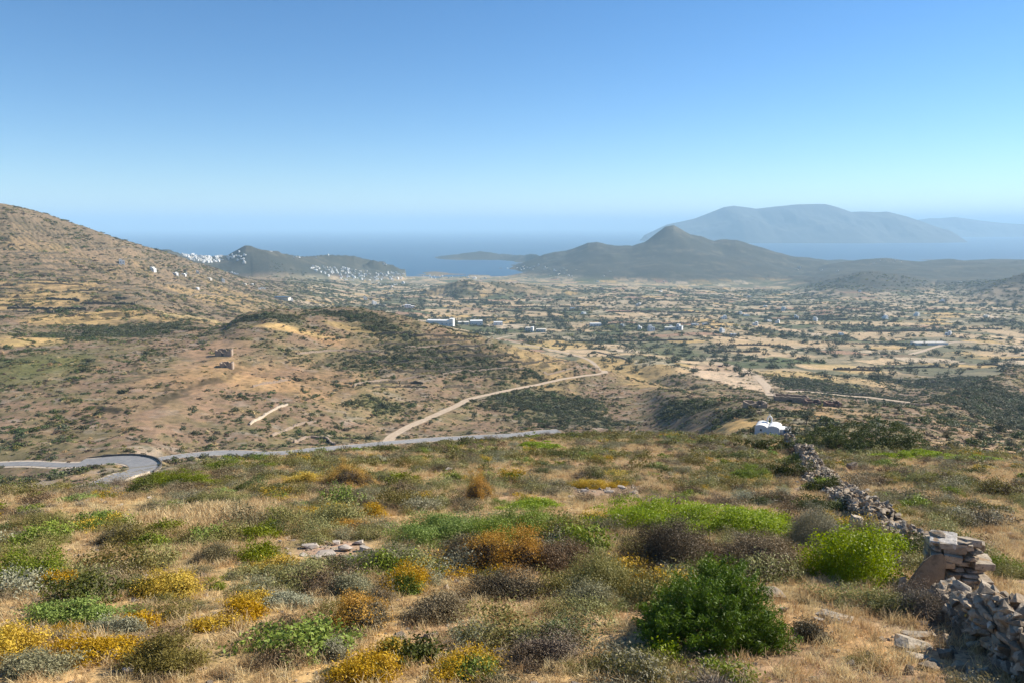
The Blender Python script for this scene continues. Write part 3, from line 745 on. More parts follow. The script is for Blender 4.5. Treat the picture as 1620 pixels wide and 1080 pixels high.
# ------------------------------------------------------------------ instanced stuff (nobody could count it)
def stuff(name, label, P, S, Rz, K, protos):
    """one object whose geometry nodes set prototypes (meshes) on its points"""
    c = bpy.data.collections.new(name + '_set')
    for k, (me, mt) in enumerate(protos):
        o = bpy.data.objects.new('%s_set_%02d' % (name, k), me); c.objects.link(o)
    me = bpy.data.meshes.new(name); n = len(P)
    me.vertices.add(n); me.vertices.foreach_set('co', np.asarray(P, np.float32).ravel())
    for nm, ty, arr, ky in (('scl', 'FLOAT_VECTOR', S, 'vector'), ('rot', 'FLOAT_VECTOR', np.c_[np.zeros(n), np.zeros(n), Rz], 'vector'), ('pick', 'INT', K, 'value')):
        a = me.attributes.new(nm, ty, 'POINT'); a.data.foreach_set(ky, np.asarray(arr, np.int32 if ty == 'INT' else np.float32).ravel())
    o = tag(new_obj(name, me), kind='stuff'); o['label'] = label
    ng = bpy.data.node_groups.new(name, 'GeometryNodeTree')
    ng.interface.new_socket('Geometry', in_out='INPUT', socket_type='NodeSocketGeometry')
    ng.interface.new_socket('Geometry', in_out='OUTPUT', socket_type='NodeSocketGeometry')
    N = ng.nodes; L = ng.links
    gi = N.new('NodeGroupInput'); go = N.new('NodeGroupOutput'); mp = N.new('GeometryNodeMeshToPoints'); ip = N.new('GeometryNodeInstanceOnPoints')
    ci = N.new('GeometryNodeCollectionInfo'); ci.inputs['Collection'].default_value = c
    ci.inputs['Separate Children'].default_value = True; ci.inputs['Reset Children'].default_value = True
    def na(nm, ty):
        a = N.new('GeometryNodeInputNamedAttribute'); a.data_type = ty; a.inputs['Name'].default_value = nm; return a.outputs['Attribute']
    L.new(gi.outputs[0], mp.inputs['Mesh']); L.new(mp.outputs[0], ip.inputs['Points']); L.new(ci.outputs[0], ip.inputs['Instance'])
    ip.inputs['Pick Instance'].default_value = True
    L.new(na('pick', 'INT'), ip.inputs['Instance Index']); L.new(na('rot', 'FLOAT_VECTOR'), ip.inputs['Rotation']); L.new(na('scl', 'FLOAT_VECTOR'), ip.inputs['Scale'])
    L.new(ip.outputs[0], go.inputs[0])
    md = o.modifiers.new('scatter', 'NODES'); md.node_group = ng
    return o
def gat(Mx, x, y):
    a = np.arctan2(x, y); r = np.hypot(x, y)
    return Mx[np.clip(np.searchsorted(AZ, a), 0, NAZ - 1), np.clip(np.searchsorted(RR, r), 0, NR - 1)]
def scatter(n, y0, y1, pw=1.0, um=.78):
    """world points between forward distances y0 and y1 in the seen wedge, even per area"""
    y = np.sqrt(rng.uniform(y0*y0, y1*y1, n)) if pw == 1 else (rng.uniform(y0**pw, y1**pw, n)) ** (1/pw)
    return rng.uniform(-um, um, n) * y, y
def road_clear(x, y, margin):
    ok = np.ones(len(x), bool)
    for k, (ln, hf) in roads.items():
        q = ln[::2]
        for c in range(0, len(x), 20000):
            s = slice(c, c + 20000)
            d2 = ((x[s][:, None] - q[None, :, 0]) ** 2 + (y[s][:, None] - q[None, :, 1]) ** 2).min(1)
            ok[s] &= d2 > (hf + margin[s]) ** 2
    return ok

# ------------------------------------------------------------------ foreground shrubs picked out one by one
KIND = {
 'lime':   dict(m='L_lime', ls=.066, asp=.62, k=.62, lump=.30, cat='shrub'),
 'green':  dict(m='L_green', ls=.06, asp=.5, k=.7, lump=.3, cat='shrub'),
 'dkgreen':dict(m='L_dkgreen', ls=.09, asp=.5, k=.8, lump=.22, cat='shrub'),
 'olive':  dict(m='L_olive', ls=.055, asp=.35, k=.75, lump=.2, cat='shrub'),
 'grey':   dict(m='L_grey', ls=.055, asp=.32, k=.75, lump=.18, cat='shrub'),
 'dark':   dict(m='L_dark', ls=.055, asp=.3, k=.85, lump=.2, cat='shrub', tw=1),
 'brown':  dict(m='L_brown', ls=.055, asp=.3, k=.75, lump=.2, cat='shrub', tw=1),
 'pale':   dict(m='L_pale', ls=.05, asp=.35, k=.7, lump=.15, cat='shrub'),
 'yellow': dict(m='L_olive', ls=.06, asp=.4, k=.7, lump=.2, cat='shrub', fl='F_yellow', cover=.72),
 'orange': dict(m='L_dark', ls=.055, asp=.35, k=.8, lump=.2, cat='shrub', fl='F_orange', cover=.33, tw=1),
 'yelgrn': dict(m='L_green', ls=.06, asp=.4, k=.7, lump=.2, cat='shrub', fl='F_yellow', cover=.30),
 'jun':    dict(m='L_jun', ls=.085, asp=.26, k=.85, lump=.22, cat='juniper', spike=.19),
 'twig':   dict(m='twig', ls=.05, asp=.2, k=.8, lump=.15, cat='dead shrub', tw=3),
}
NAMEK = dict(lime='mastic_shrub', green='green_shrub', dkgreen='evergreen_shrub', olive='olive_shrub', grey='grey_shrub', dark='thorn_shrub', brown='dry_shrub',
             pale='silver_shrub', yellow='flowering_shrub', orange='flowering_shrub', yelgrn='flowering_shrub', jun='juniper_bush', twig='dead_shrub')
LAND = []
TAKEN = []      # footprint of every placed shrub: x, y, rx, ry
def shrub(px, py, wpx, hpx, kind, label, k=None, ry=None, ymin=8, dens=1.0):
    K = KIND[kind]; p = G(px, py, ymin, 130)
    s = p.y / FPX * 1.02; rx = wpx * s / 2; Hh = hpx * s
    dep = math.atan2(CAMZ - p.z, p.y) - math.atan(NB)
    kk = k or K['k']
    if ry is None:
        sd, cd = math.sin(dep), math.cos(dep)
        ry = Hh / (sd + math.sqrt(sd * sd + (kk * cd) ** 2)); rz = kk * ry
        ry = min(max(ry, .45 * rx), 1.4 * rx)
    else: rz = max((Hh - 2 * ry * math.sin(dep) * .8), .3)
    rz = max(rz, .12)
    cy = p.y + ry * .85; cx = p.x * cy / p.y
    seed = int(px * 7 + py)
    area = 2 * math.pi * ((rx * ry) ** .8 + (rx * rz) ** .8 + (ry * rz) ** .8) / 1.6
    ls = K['ls'] * (1 if p.y < 40 else p.y / 40)
    n = int(min(area / (ls * ls * K['asp']) * 3.4 * dens, 90000))
    nc = max(14, int(area / .045 / max(1, (p.y / 30) ** 2))); nc = min(nc, 700); nl = max(6, n // nc)
    cr = min(.30, .13 / math.sqrt(max(rx * ry, .02)) ** .8)
    V, F, T, O = leafcloud(seed, nc, nl, (rx, ry, rz), cr, ls, K['asp'], .45 if K.get('spike') else .3, .2, K['lump'] + (.13 if kind not in ('jun', 'lime') else -.06), K.get('spike', 0) * 1.0)
    cz = float(hgt(cx, cy)[0])
    def conform(V):
        V = V.copy(); V[:, 2] += hgt(V[:, 0] + cx, V[:, 1] + cy) - cz; return V
    o = thing(NAMEK[kind], label, K['cat'], (cx, cy, cz))
    if K.get('tw'):
        a = twigs(seed + 5, int(n * .10 * K['tw']) + 60, (rx, ry, rz), .016)
        new_obj('twigs', mesh_np('twigs', conform(a[0]), a[1], [M['twig']], tint=a[2]), o)
        if kind == 'twig':
            keep = np.random.default_rng(seed).random(len(F)) < .25; F, T, O = F[keep], T[keep], O[keep]
    if K.get('fl'):
        g = np.random.default_rng(seed + 9)
        q = O + .16 * np.sin(V[F[:, 0], 0] * 4 + seed) + .10 * g.normal(size=len(O))
        fl = q > np.quantile(q, 1 - K['cover'])
        for nm, msk, mt in (('foliage', ~fl, K['m']), ('flowers', fl, K['fl'])):
            new_obj(nm, mesh_np(nm, conform(V), F[msk], [M[mt]], tint=T[msk]), o)
    else:
        new_obj('foliage', mesh_np('foliage', conform(V), F, [M[K['m']]], tint=T), o)
    # woody stems
    g = np.random.default_rng(seed + 3); bm = bmesh.new()
    for q in range(4):
        a = g.uniform(0, 6.28); e = Vector((math.cos(a) * rx * .5, math.sin(a) * ry * .5, rz * .62)); b = Vector((math.cos(a) * rx * .1, math.sin(a) * ry * .1, -.05))
        r = bmesh.ops.create_cone(bm, cap_ends=True, segments=6, radius1=max(.02, rz * .035), radius2=.008, depth=(e - b).length)
        bmesh.ops.transform(bm, matrix=Matrix.Translation((e + b) / 2) @ (e - b).to_track_quat('Z', 'Y').to_matrix().to_4x4(), verts=r['verts'])
    me = bpy.data.meshes.new('stem'); bm.to_mesh(me); bm.free(); me.materials.append(M['bark']); new_obj('stem', me, o)
    TAKEN.append((cx, cy, rx * .95, ry * .95)); LAND.append((cx, cy, max(rx, .3), max(ry, .3), label))
    return o
for a in [
 (1118,1040,236,150,'jun','large bright green juniper bush in front, lower right of centre',None,None,8,1.6),
 (1072,846,280,62,'lime','broad lime green mastic carpet behind the big juniper',.40),
 (1190,852,130,50,'lime','lime green shrub at the right end of the broad carpet',.4),
 (1340,925,128,100,'lime','lime green shrub mound left of the stone pier',.62),
 (1412,885,52,36,'lime','small rounded lime green shrub touching the stone pier slab',.6),
 (1302,775,46,18,'lime','small lime green patch against the broken wall',.5),
 (800,862,150,56,'green','bright green shrub mat left of centre, right half',.5),
 (690,862,140,50,'green','bright green shrub mat left of centre, left half',.5),
 (842,808,90,18,'lime','narrow lime green strip above the green mat',.3),
 (852,712,80,13,'lime','thin lime patch near the far edge of the field',.3),
 (562,716,40,9,'lime','tiny lime patch beside the asphalt road edge',.4),
 (1318,713,90,40,'dkgreen','dark evergreen clump just right of the wall end',.8),
 (1400,717,160,46,'dkgreen','large dark evergreen thicket on the field edge, right',.7),
 (1450,728,120,14,'lime','long lime green strip in front of the dark thicket',.3),
 (1540,732,80,12,'lime','lime green strip fading out to the right of the thicket',.3),
 (1262,716,46,22,'dkgreen','dark bush behind the far end of the stone wall',.7),
 (1205,712,66,20,'dkgreen','low dark bush in front of the white chapel',.6),
 (1246,757,72,30,'dkgreen','dark green bush left of the collapsed wall stretch',.7),
 (1180,760,60,20,'green','olive green low bush left of the collapsed wall',.5),
 (1300,781,60,24,'dkgreen','dark green bush growing against the wall foot',.7),
 (1300,812,76,24,'dkgreen','low dark bush spreading below the wall foot',.5),
 (1290,868,92,58,'pale','silvery grey green bush beside the lime mound',.8),
 (1372,862,50,34,'grey','grey green bush pressed against the wall base',.8),
 (1062,905,130,82,'dark','dark grey brown thorn bush behind the juniper',.9),
 (1190,905,160,62,'brown','reddish grey leafless thicket right of the dark thorn bush',.7),
 (272,945,96,42,'yellow','big dome of yellow flowers on bare ground, left'),
 (95,932,62,26,'yelgrn','yellow green flowering bush right of the green bush, far left'),
 (160,1045,150,40,'yellow','long low band of yellow flowers near the lower left corner',.4),
 (18,1050,80,62,'yellow','orange yellow flowering bush cut by the left frame edge'),
 (220,992,50,22,'yellow','small yellow flowering bush above the long yellow band'),
 (438,908,68,26,'yellow','yellow topped bush beside the pale rock cluster'),
 (393,958,56,22,'yellow','yellow flowering bush, upper one of the central left trio'),
 (388,978,58,24,'yellow','yellow flowering bush, middle one of the central left trio'),
 (338,998,76,22,'yellow','flat yellow flowering bush, lowest of the central left trio'),
 (556,770,72,34,'orange','orange flowering dark bush near the road, left of centre'),
 (478,766,52,18,'yellow','yellow bush left of the orange bush by the road'),
 (592,818,40,18,'yellow','small yellow bush left of the bright green mat'),
 (552,838,60,14,'orange','low orange bush below the small yellow one'),
 (756,792,36,38,'orange','upright dark bush with a yellow tuft, centre'),
 (935,773,54,18,'yellow','yellow flowering bush above the lime carpet'),
 (1136,752,26,10,'yellow','tiny orange yellow tuft in the middle distance'),
 (575,998,80,54,'orange','dome of dull yellow flowers in the lower centre left'),
 (578,1078,96,44,'yellow','yellow flowering bush at the bottom edge, centre left'),
 (620,1040,48,28,'yellow','yellow green bush above the bottom edge one'),
 (660,1046,70,38,'dkgreen','dark green bush touching the yellow green one'),
 (50,920,104,46,'green','bright green bush at the far left edge'),
 (120,990,165,40,'green','long bright green bush, lower left',.5),
 (408,892,52,32,'green','green bush above the yellow topped bush'),
 (68,838,80,28,'olive','dull green bush near the left edge, under the road bend'),
 (262,1068,110,58,'olive','dark olive bush at the bottom, left'),
 (60,1070,110,44,'grey','soft grey green bush in the lower left corner'),
 (190,1000,70,22,'pale','silvery cushion between the yellow bushes, left'),
 (530,1045,44,30,'pale','whitish flowering cushion at the bottom, left of centre'),
 (790,905,150,62,'orange','large dark brown bush with orange tips, centre'),
 (735,895,70,46,'dark','dark brown bush left of the large orange tipped one'),
 (880,905,90,50,'brown','brown grey bush right of the large orange tipped one'),
 (800,948,100,44,'dark','dark brown bush below the large orange tipped one'),
 (690,985,90,46,'brown','brown olive bush in a bare gap, centre'),
 (950,940,110,66,'olive','tall olive bush with dry stems left of the juniper'),
 (930,960,70,40,'grey','grey olive bush at the foot of the tall olive one'),
 (610,905,100,42,'grey','grey green spreading bush below the pale rocks'),
 (640,940,70,40,'yelgrn','green and yellow bush left of the bare gap'),
 (740,1075,100,46,'yelgrn','green bush with pale flowers at the bottom centre'),
 (860,1050,130,50,'twig','pinkish grey twiggy shrub at the bottom, centre'),
 (1000,1070,110,44,'olive','olive bush below the juniper shadow'),
 (1050,1050,50,36,'lime','small lime bush at the foot of the juniper'),
 (1455,985,96,66,'twig','grey dead shrub full of bare twigs in front of the wall'),
 (1530,1015,44,50,'twig','smaller grey dead shrub in the wall gap'),
 (1405,975,46,34,'olive','olive bush left of the grey dead shrub'),
 (1280,1015,46,30,'dark','small dark tuft in orange grass, lower right'),
 (1570,905,70,24,'green','green cushion right of the stone pier'),
 (1600,915,60,22,'olive','yellow green cushion at the right frame edge'),
 (345,800,70,24,'olive','olive bush at the edge of the straw patch'),
 (280,770,130,24,'green','green bushes below the hairpin bend',.4),
 (350,745,60,16,'green','green bush under the road right of the bend',.5),
 (195,860,70,26,'grey','grey bush left of the straw patch'),
 (240,868,44,22,'green','green bush under the straw patch'),
 (345,888,50,26,'grey','grey bush with a shadow under the straw patch'),
 (450,960,90,24,'pale','pale green cushions right of the yellow trio',.4),
 (560,940,60,30,'grey','grey green bush right of the pale cushions'),
 (245,738,26,12,'dkgreen','dark green bush at the tip of the hairpin bend'),
]:
    shrub(*a)

# ------------------------------------------------------------------ unit shrubs copied over the field
def proto(kind, seed, hi=True):
    K = KIND[kind]; sc_ = 1 if hi else 2.1
    ls = {'lime': .12, 'green': .12}.get(kind, .105) * sc_
    V, F, T, O = leafcloud(seed, 70 if hi else 22, 40 if hi else 20, (1, 1, K['k'] * .9), .17, ls, K['asp'] * 1.1, .3, .15, K['lump'] + .14)
    mats = [M[K['m']]]; mi = np.zeros(len(F), int)
    if K.get('fl'):
        g = np.random.default_rng(seed); q = O + .12 * g.normal(size=len(O)); mi = (q > np.quantile(q, 1 - K['cover'])).astype(int); mats.append(M[K['fl']])
    if K.get('tw'):
        a = twigs(seed, 130 * K['tw'] if hi else 50, (1, 1, K['k'] * .95), .014 * sc_); mats.append(M['twig'])
        if kind == 'twig': keep = np.random.default_rng(seed).random(len(F)) < .3; F, T, mi = F[keep], T[keep], mi[keep]
        V, F, T, mi = merge([(V, F, T, mi), (a[0], a[1], a[2], len(mats) - 1)])
    return mesh_np('shrub_' + kind, V, F, mats, tint=T, mi=mi), None
PK = ['grey', 'olive', 'brown', 'dark', 'green', 'pale', 'twig', 'yelgrn', 'yellow', 'dkgreen']
PH = {k: [proto(k, 300 + 17 * i + 5 * j)[0] for j in range(3)] for i, k in enumerate(PK)}
PL = {k: [proto(k, 700 + 17 * i + 5 * j, False)[0] for j in range(2)] for i, k in enumerate(PK)}
ns = 34000
sx, sy = scatter(ns, 10.5, 128)
nA = fbm(sx, sy, 9, 3, 201); nB = fbm(sx, sy, 4, 3, 202); nC = fbm(sx, sy, 14, 3, 203); rr = rng.random(ns)
keep = (nB * .8 + nA * .5 + rr * .55 > .33) & (sy < np.interp(sx / sy, U[8:-8], bu[8:-8]) * 1.25 + 6)
grs = gat(GRS, sx, sy); keep &= rng.random(ns) > grs * .9
wpx, wpy = topix(sx, sy, hgt(sx, sy))
for (cx0, cy0, w0, h0) in [(520,872,70,22),(960,777,55,10),(1300,1020,120,60),(1240,960,60,40),(1470,1040,60,60),(1560,1000,80,90),(700,1020,60,24)]:
    keep &= ~((np.abs(wpx - cx0) < w0) & (np.abs(wpy - cy0) < h0) & (rng.random(ns) < .88))
for tx, ty, ta, tb in TAKEN: keep &= ((sx - tx) / (ta + .1)) ** 2 + ((sy - ty) / (tb + .1)) ** 2 > 1
sx, sy, nA, nB, nC = sx[keep], sy[keep], nA[keep], nB[keep], nC[keep]
n = len(sx); rr = rng.random(n)
size = np.exp(rng.normal(-1.10, .40, n)) * (1 + .30 * (nC > .1)); size = np.clip(size * (1 + sy / 260), .14, .95)
kk = np.empty(n, int); v = nC + .5 * nA + rng.normal(0, .16, n)
kk[:] = 0
kk[v > .02] = 1; kk[v < -.16] = 2; kk[v < -.5] = 6; r2 = rng.random(n)
kk[r2 < .07] = 3; kk[(r2 > .10) & (r2 < .155)] = 4; kk[(r2 > .155) & (r2 < .20)] = 5; kk[(r2 > .24) & (r2 < .265)] = 7; kk[(r2 > .265) & (r2 < .275)] = 8; kk[(r2 > .28) & (r2 < .32)] = 9
sz = hgt(sx, sy) - .03
BASE = (sx, sy, size)
LBL = {'grey': ('cushion_shrub', 'small grey green cushion shrub growing on the stony field', 'grey green cushion shrubs of the field'),
 'olive': ('heath_shrub', 'small olive green heath shrub growing on the stony field', 'olive heath shrubs of the field'),
 'brown': ('dry_shrub', 'small dry brown shrub growing on the stony field', 'dry brown shrubs of the field'),
 'dark': ('thorn_shrub', 'small dark brown thorn shrub growing on the stony field', 'dark thorn shrubs of the field'),
 'green': ('green_shrub', 'small fresh green shrub growing on the stony field', 'small fresh green shrubs of the field'),
 'pale': ('silver_shrub', 'small pale silvery shrub growing on the stony field', 'silvery shrubs of the field'),
 'twig': ('dead_shrub', 'small leafless twiggy grey shrub on the stony field', 'small dead shrubs of the field'),
 'yelgrn': ('flowering_shrub', 'small green shrub with a few yellow flowers on the field', 'sparsely flowering shrubs of the field'),
 'yellow': ('flowering_shrub', 'small shrub covered with yellow flowers on the field', 'small yellow shrubs of the field'),
 'dkgreen': ('evergreen_shrub', 'small dark evergreen shrub on the stony field', 'small dark evergreen shrubs of the field')}
inv = (np.abs(sx / sy) < .70) & (sy > 11.5)
stP, stS, stR, stK = [], [], [], []; protos = []; NAMED = {}; OBJ = {}
for i, k in enumerate(PK):
    m = np.nonzero(kk == i)[0]; app = np.where(inv[m], size[m] / sy[m], 0)
    m = m[np.argsort(-app)]; cut = {'grey': 220, 'olive': 220, 'brown': 160, 'dark': 120, 'green': 70, 'pale': 90, 'twig': 90, 'yelgrn': 40, 'yellow': 30, 'dkgreen': 50}[k]
    nm, lb, gp = LBL[k]
    for j in m[:cut]:
        NAMED.setdefault(k, []).append(j)
        o = bpy.data.objects.new(nm, PH[k][j % 3]); COL.objects.link(o); o.location = (sx[j], sy[j], sz[j]); o.rotation_euler = (-.12, 0, rng.uniform(0, 6.28))
        q = size[j]; e_ = rng.uniform(.78, 1.3); o.scale = (q * e_, q / e_, q * rng.uniform(.65, 1.15)); tag(o, lb, 'shrub', gp); OBJ[j] = o
    rest = m[cut:]; b = len(protos)
    for me_ in PH[k] + PL[k]: protos.append((me_, None))
    stP.append(np.c_[sx[rest], sy[rest], sz[rest]]); q = size[rest]; e_ = rng.uniform(.78, 1.3, len(q)); stS.append(np.c_[q * e_, q / e_, q * rng.uniform(.65, 1.15, len(q))])
    stR.append(rng.uniform(0, 6.28, len(q))); stK.append(np.where(sy[rest] < 42, b + rest % 3, b + 3 + rest % 2))
stuff('low_scrub', 'low mixed scrub covering the foreground field', np.concatenate(stP), np.concatenate(stS), np.concatenate(stR), np.concatenate(stK), protos)

# the shrub of each kind that stands nearest to a landmark says so
DESC = dict(grey='grey green cushion shrub', olive='olive green heath shrub', brown='dry brown shrub', dark='dark thorn shrub', green='fresh green shrub', pale='pale silvery shrub', twig='leafless twiggy shrub',
            yelgrn='sparsely flowering shrub', yellow='small yellow flowering shrub', dkgreen='small dark evergreen shrub')
done = set()
for (lx, ly, la, lb_, text) in LAND:
    words = text.split()
    for k, js in NAMED.items():
        dd = {}
        for j in js:
            dx, dy = (sx[j] - lx) / la, (sy[j] - ly) / lb_; r0 = math.hypot(sx[j] - lx, sy[j] - ly)
            if r0 > max(la, lb_) + 1.6: continue
            side = ('right of' if dx > 0 else 'left of') if abs(dx) > abs(dy) else ('behind' if dy > 0 else 'in front of')
            if side not in dd or r0 < dd[side][0]: dd[side] = (r0, j)
        for side, (r0, j) in dd.items():
            lab = 'nearest %s %s the %s' % (DESC[k], side, text)
            if j in done or len(lab.split()) > 16: continue
            done.add(j); OBJ[j]['label'] = lab

# dry grass
ng_ = 80000
gx, gy = scatter(ng_, 10.5, 105, 1.45)
g1_ = fbm(gx, gy, 5, 3, 211); g2_ = fbm(gx, gy, 17, 3, 212); gm = gat(GRS, gx, gy)
keep = (rng.random(ng_) < .42 + .9 * sstep(-.1, .3, g1_ * .6 + g2_ * .8) + gm)
wpx, wpy = topix(gx, gy, hgt(gx, gy))
for (cx0, cy0, w0, h0) in [(520,872,70,20),(960,777,55,9)]: keep &= ~((np.abs(wpx - cx0) < w0) & (np.abs(wpy - cy0) < h0))
for tx, ty, ta, tb in TAKEN: keep &= ((gx - tx) / ta) ** 2 + ((gy - ty) / tb) ** 2 > .9
gx, gy, gm = gx[keep], gy[keep], gm[keep]; n = len(gx)
gp_ = [(mesh_np('grass', *(lambda a: (a[0], a[1]))(grass(400 + k, 40, 1, .5 + .1 * k)), [M['L_straw']], tint=grass(400 + k, 40, 1, .5)[2]), None) for k in range(5)]
q = rng.uniform(.09, .24, n) * (1 + gm * 1.3) * (1 + gy / 150)
stuff('dry_grass', 'straw coloured dry grass between the shrubs', np.c_[gx, gy, hgt(gx, gy) - .02], np.c_[q * 1.2, q * 1.2, q], rng.uniform(0, 6.28, n), rng.integers(0, 5, n), gp_)

# gravel and small stones
n = 20000; gx, gy = scatter(n, 10.5, 80, 1.3)
spr = []
V3 = [mesh_np('pebble', V * 1.0, F, [M['stone']], tint=np.full(len(F), .3 + .09 * k)) for k, (V, F) in enumerate(STN[:6])]
q = np.exp(rng.normal(-3.3, .6, n)); q = np.clip(q, .015, .18)
near_rock = np.zeros(n)
wpx, wpy = topix(gx, gy, hgt(gx, gy))
q = np.where((np.abs(wpx - 525) < 75) & (np.abs(wpy - 875) < 26), q * 2.0, q); q = np.where((np.abs(wpx - 960) < 60) & (np.abs(wpy - 778) < 12), q * 2.2, q)
stuff('gravel', 'small loose stones scattered on the bare earth', np.c_[gx, gy, hgt(gx, gy)], np.c_[q, q, q], rng.uniform(0, 6.28, n), rng.integers(0, 6, n), [(m_, None) for m_ in V3])

# ------------------------------------------------------------------ rocks lying on the field, each one a thing
def rock(px, py, wpx, hpx, label, mt='palestone', seed=None, flat=None, ymin=8, group=None, cat='rock'):
    p = G(px, py, ymin, 130); s = p.y / FPX; seed = seed or int(px + py)
    V, F = stone_mesh(seed, 1, 1.0); rx = wpx * s / 2; rz = hpx * s / 2
    me = mesh_np('rock', V * np.array([rx, rx * .8, rz * 1.1]), F, [M[mt]], tint=np.full(len(F), random.random()))
    o = new_obj('rock', me, None, (p.x, p.y + rx * .5, p.z + rz * .35)); o.rotation_euler = (random.uniform(-.2, .1), random.uniform(-.15, .15), random.uniform(-.4, .4))
    return tag(o, label, cat, group)
rock(200,1068,28,16,'white block of rock beside the olive bush, bottom left')
rock(172,1040,50,9,'long tilted pale rock left of the olive bush')
rock(1228,800,26,15,'pale grey boulder above the lime carpet')
rock(1245,812,20,10,'flat pale stone just below the grey boulder')
rock(1330,985,70,12,'flat grey slab lying on orange grass, lower right','stone')
rock(1300,985,30,8,'smaller grey slab beside the flat one','stone')
rock(1352,745,24,22,'tall pale standing stone behind the collapsed wall','stone')
rock(1222,948,60,24,'rough grey outcrop behind the juniper','stone')
rock(1242,968,22,10,'small block at the right foot of the juniper','stone')
rock(710,748,16,16,'small grey rock standing in the far scrub','stone')
for k, (a, b, c0, d0) in enumerate([(490,868,34,12),(515,880,44,10),(545,872,30,12),(565,862,26,10),(578,872,30,12),(498,884,24,8),(530,862,24,9),(552,886,30,8),(480,880,20,8),(508,858,18,7),(430,890,14,8)]):
    rock(a, b, c0, d0, 'pale pinkish flat rock in the bare outcrop left of centre', 'palestone', 50 + k, group='pale rocks of the bare outcrop')
for k, (a, b, c0, d0) in enumerate([(925,778,18,6),(945,772,22,7),(965,780,20,6),(985,773,18,6),(1000,782,16,6),(910,770,14,5)]):
    rock(a, b, c0, d0, 'small pale rock in the stony strip above the lime carpet', 'palestone', 80 + k, group='rocks of the stony strip')
for k in range(26):
    a, b = random.uniform(40, 1580), random.uniform(740, 1060)
    if 960 < a < 1480 and b > 800: continue
    rock(a, b, random.uniform(8, 16) * (b - 600) / 280, random.uniform(4, 8) * (b - 600) / 280, 'small pale stone lying among the low scrub', 'palestone', 120 + k, group='pale stones among the scrub')

# ------------------------------------------------------------------ dry stone wall
def wall_run(name, label, pts, hs, ws, seed, size=.17, skip=None, tum=0.25):
    g = np.random.default_rng(seed)
    P = np.array([[p.x, p.y] for p in pts]); d = np.r_[0, np.cumsum(np.hypot(*np.diff(P, axis=0).T))]
    tot = d[-1]; Ps, Ss, Rs = [], [], []
    def at(s): return np.array([np.interp(s, d, P[:, 0]), np.interp(s, d, P[:, 1])])
    core = []; Ti = []
    s = 0.0; step = .3
    while s < tot:
        c = at(s); tg = unit(at(min(s + .3, tot)) - at(max(s - .3, 0))); nm = np.array([-tg[1], tg[0]])
        h = np.interp(s, d, hs) * (1 + .14 * math.sin(s * 1.7 + seed) + .10 * math.sin(s * 4.3)); wd = np.interp(s, d, ws)
        ang = math.atan2(tg[1], tg[0]); per = 2 * h + wd; cnt = int(step * per / (size * size * 1.25)) + 1
        for _ in range(cnt):
            u = g.random() * per; q = size * math.exp(g.normal(0, .32)); al = g.uniform(-step, step) * .6
            if u < h: z, v_, top = u, -1, False
            elif u > h + wd: z, v_, top = u - h - wd, 1, False
            else: z, v_, top = h, (u - h) / wd * 2 - 1, True
            tp = 1 - .30 * z / max(h, .3)
            pos = c + tg * al + nm * (v_ * wd / 2 * tp - (0 if top else v_ * q * .35))
            if top: z = h - q * .30 + abs(g.normal(0, .05)) - .12 * abs(v_)
            if z < q * .35: z = q * .35
            Ps.append([pos[0], pos[1], float(hgt(pos[0], pos[1])[0]) + z]); Ss.append(q * np.array([g.uniform(.9, 1.5), g.uniform(.7, 1.1), g.uniform(.45, .85)]) * .72)
            a = ang + g.normal(0, .5); tl = tum * (1.5 if top else 1.0); ca, sa = math.cos(a), math.sin(a); tx, ty = g.normal(0, tl), g.normal(0, tl)
            Rz = np.array([[ca, -sa, 0], [sa, ca, 0], [0, 0, 1.0]]); Rx = np.array([[1, 0, 0], [0, math.cos(tx), -math.sin(tx)], [0, math.sin(tx), math.cos(tx)]])
            Ry = np.array([[math.cos(ty), 0, math.sin(ty)], [0, 1, 0], [-math.sin(ty), 0, math.cos(ty)]]); Rs.append(Rz @ Rx @ Ry)
        for _ in range(int(g.random() < .75) + int(g.random() < .5)):
            q = c + nm * g.choice([-1, 1]) * (wd / 2 + abs(g.normal(0, .45)) + .1); e = size * g.uniform(.3, 1.0)
            Ps.append([q[0], q[1], float(hgt(q[0], q[1])[0]) + e * .25]); Ss.append([e * 1.2, e, e * .7]); Rs.append(eul(g, 1, .3)[0])
        core.append((c, nm, max(h - .16, .05), wd * .55)); s += step
    V, F, T = stones(g, np.array(Ps), np.array(Ss), Rm=np.array(Rs))
    cv, cf_ = [], []
    for k, (c, nm, h, wd) in enumerate(core):
        for sgn, zz in ((-1, -.1), (-1, h), (1, h), (1, -.1)):
            q = c + nm * sgn * wd / 2; cv.append([q[0], q[1], float(hgt(q[0], q[1])[0]) + zz])
        if k:
            b = 4 * k
            for e in range(3): cf_ += [(b - 4 + e, b - 3 + e, b + e), (b - 3 + e, b + 1 + e, b + e)]
    nv = len(V); V = np.concatenate([V, np.array(cv)]); F = np.concatenate([F, np.array(cf_) + nv]); T = np.concatenate([T, np.zeros(len(cf_))])
    c0 = V.mean(0); c0[2] = V[:, 2].min()
    o = new_obj(name, mesh_np(name, V - c0, F, [M['stone']], tint=T), None, tuple(c0))
    return tag(o, label, 'stone wall')
def gp(px, py): return G(px, py, 8, 125)
wall_run('dry_stone_wall', 'long half collapsed dry stone wall running from the chapel side to the pier',
    [gp(1244,698), gp(1262,716), gp(1276,730), gp(1288,748), gp(1300,762), gp(1326,778), gp(1345,797), gp(1372,822), gp(1402,842), gp(1432,858), gp(1462,866)],
    [1.0, .8, 1.3, .55, .4, .38, .55, .85, .65, .42, .3], [.9, 1.0, 1.2, 1.9, 2.6, 2.4, 1.8, 1.5, 1.6, 1.8, 1.5], 3, .20, tum=.42)
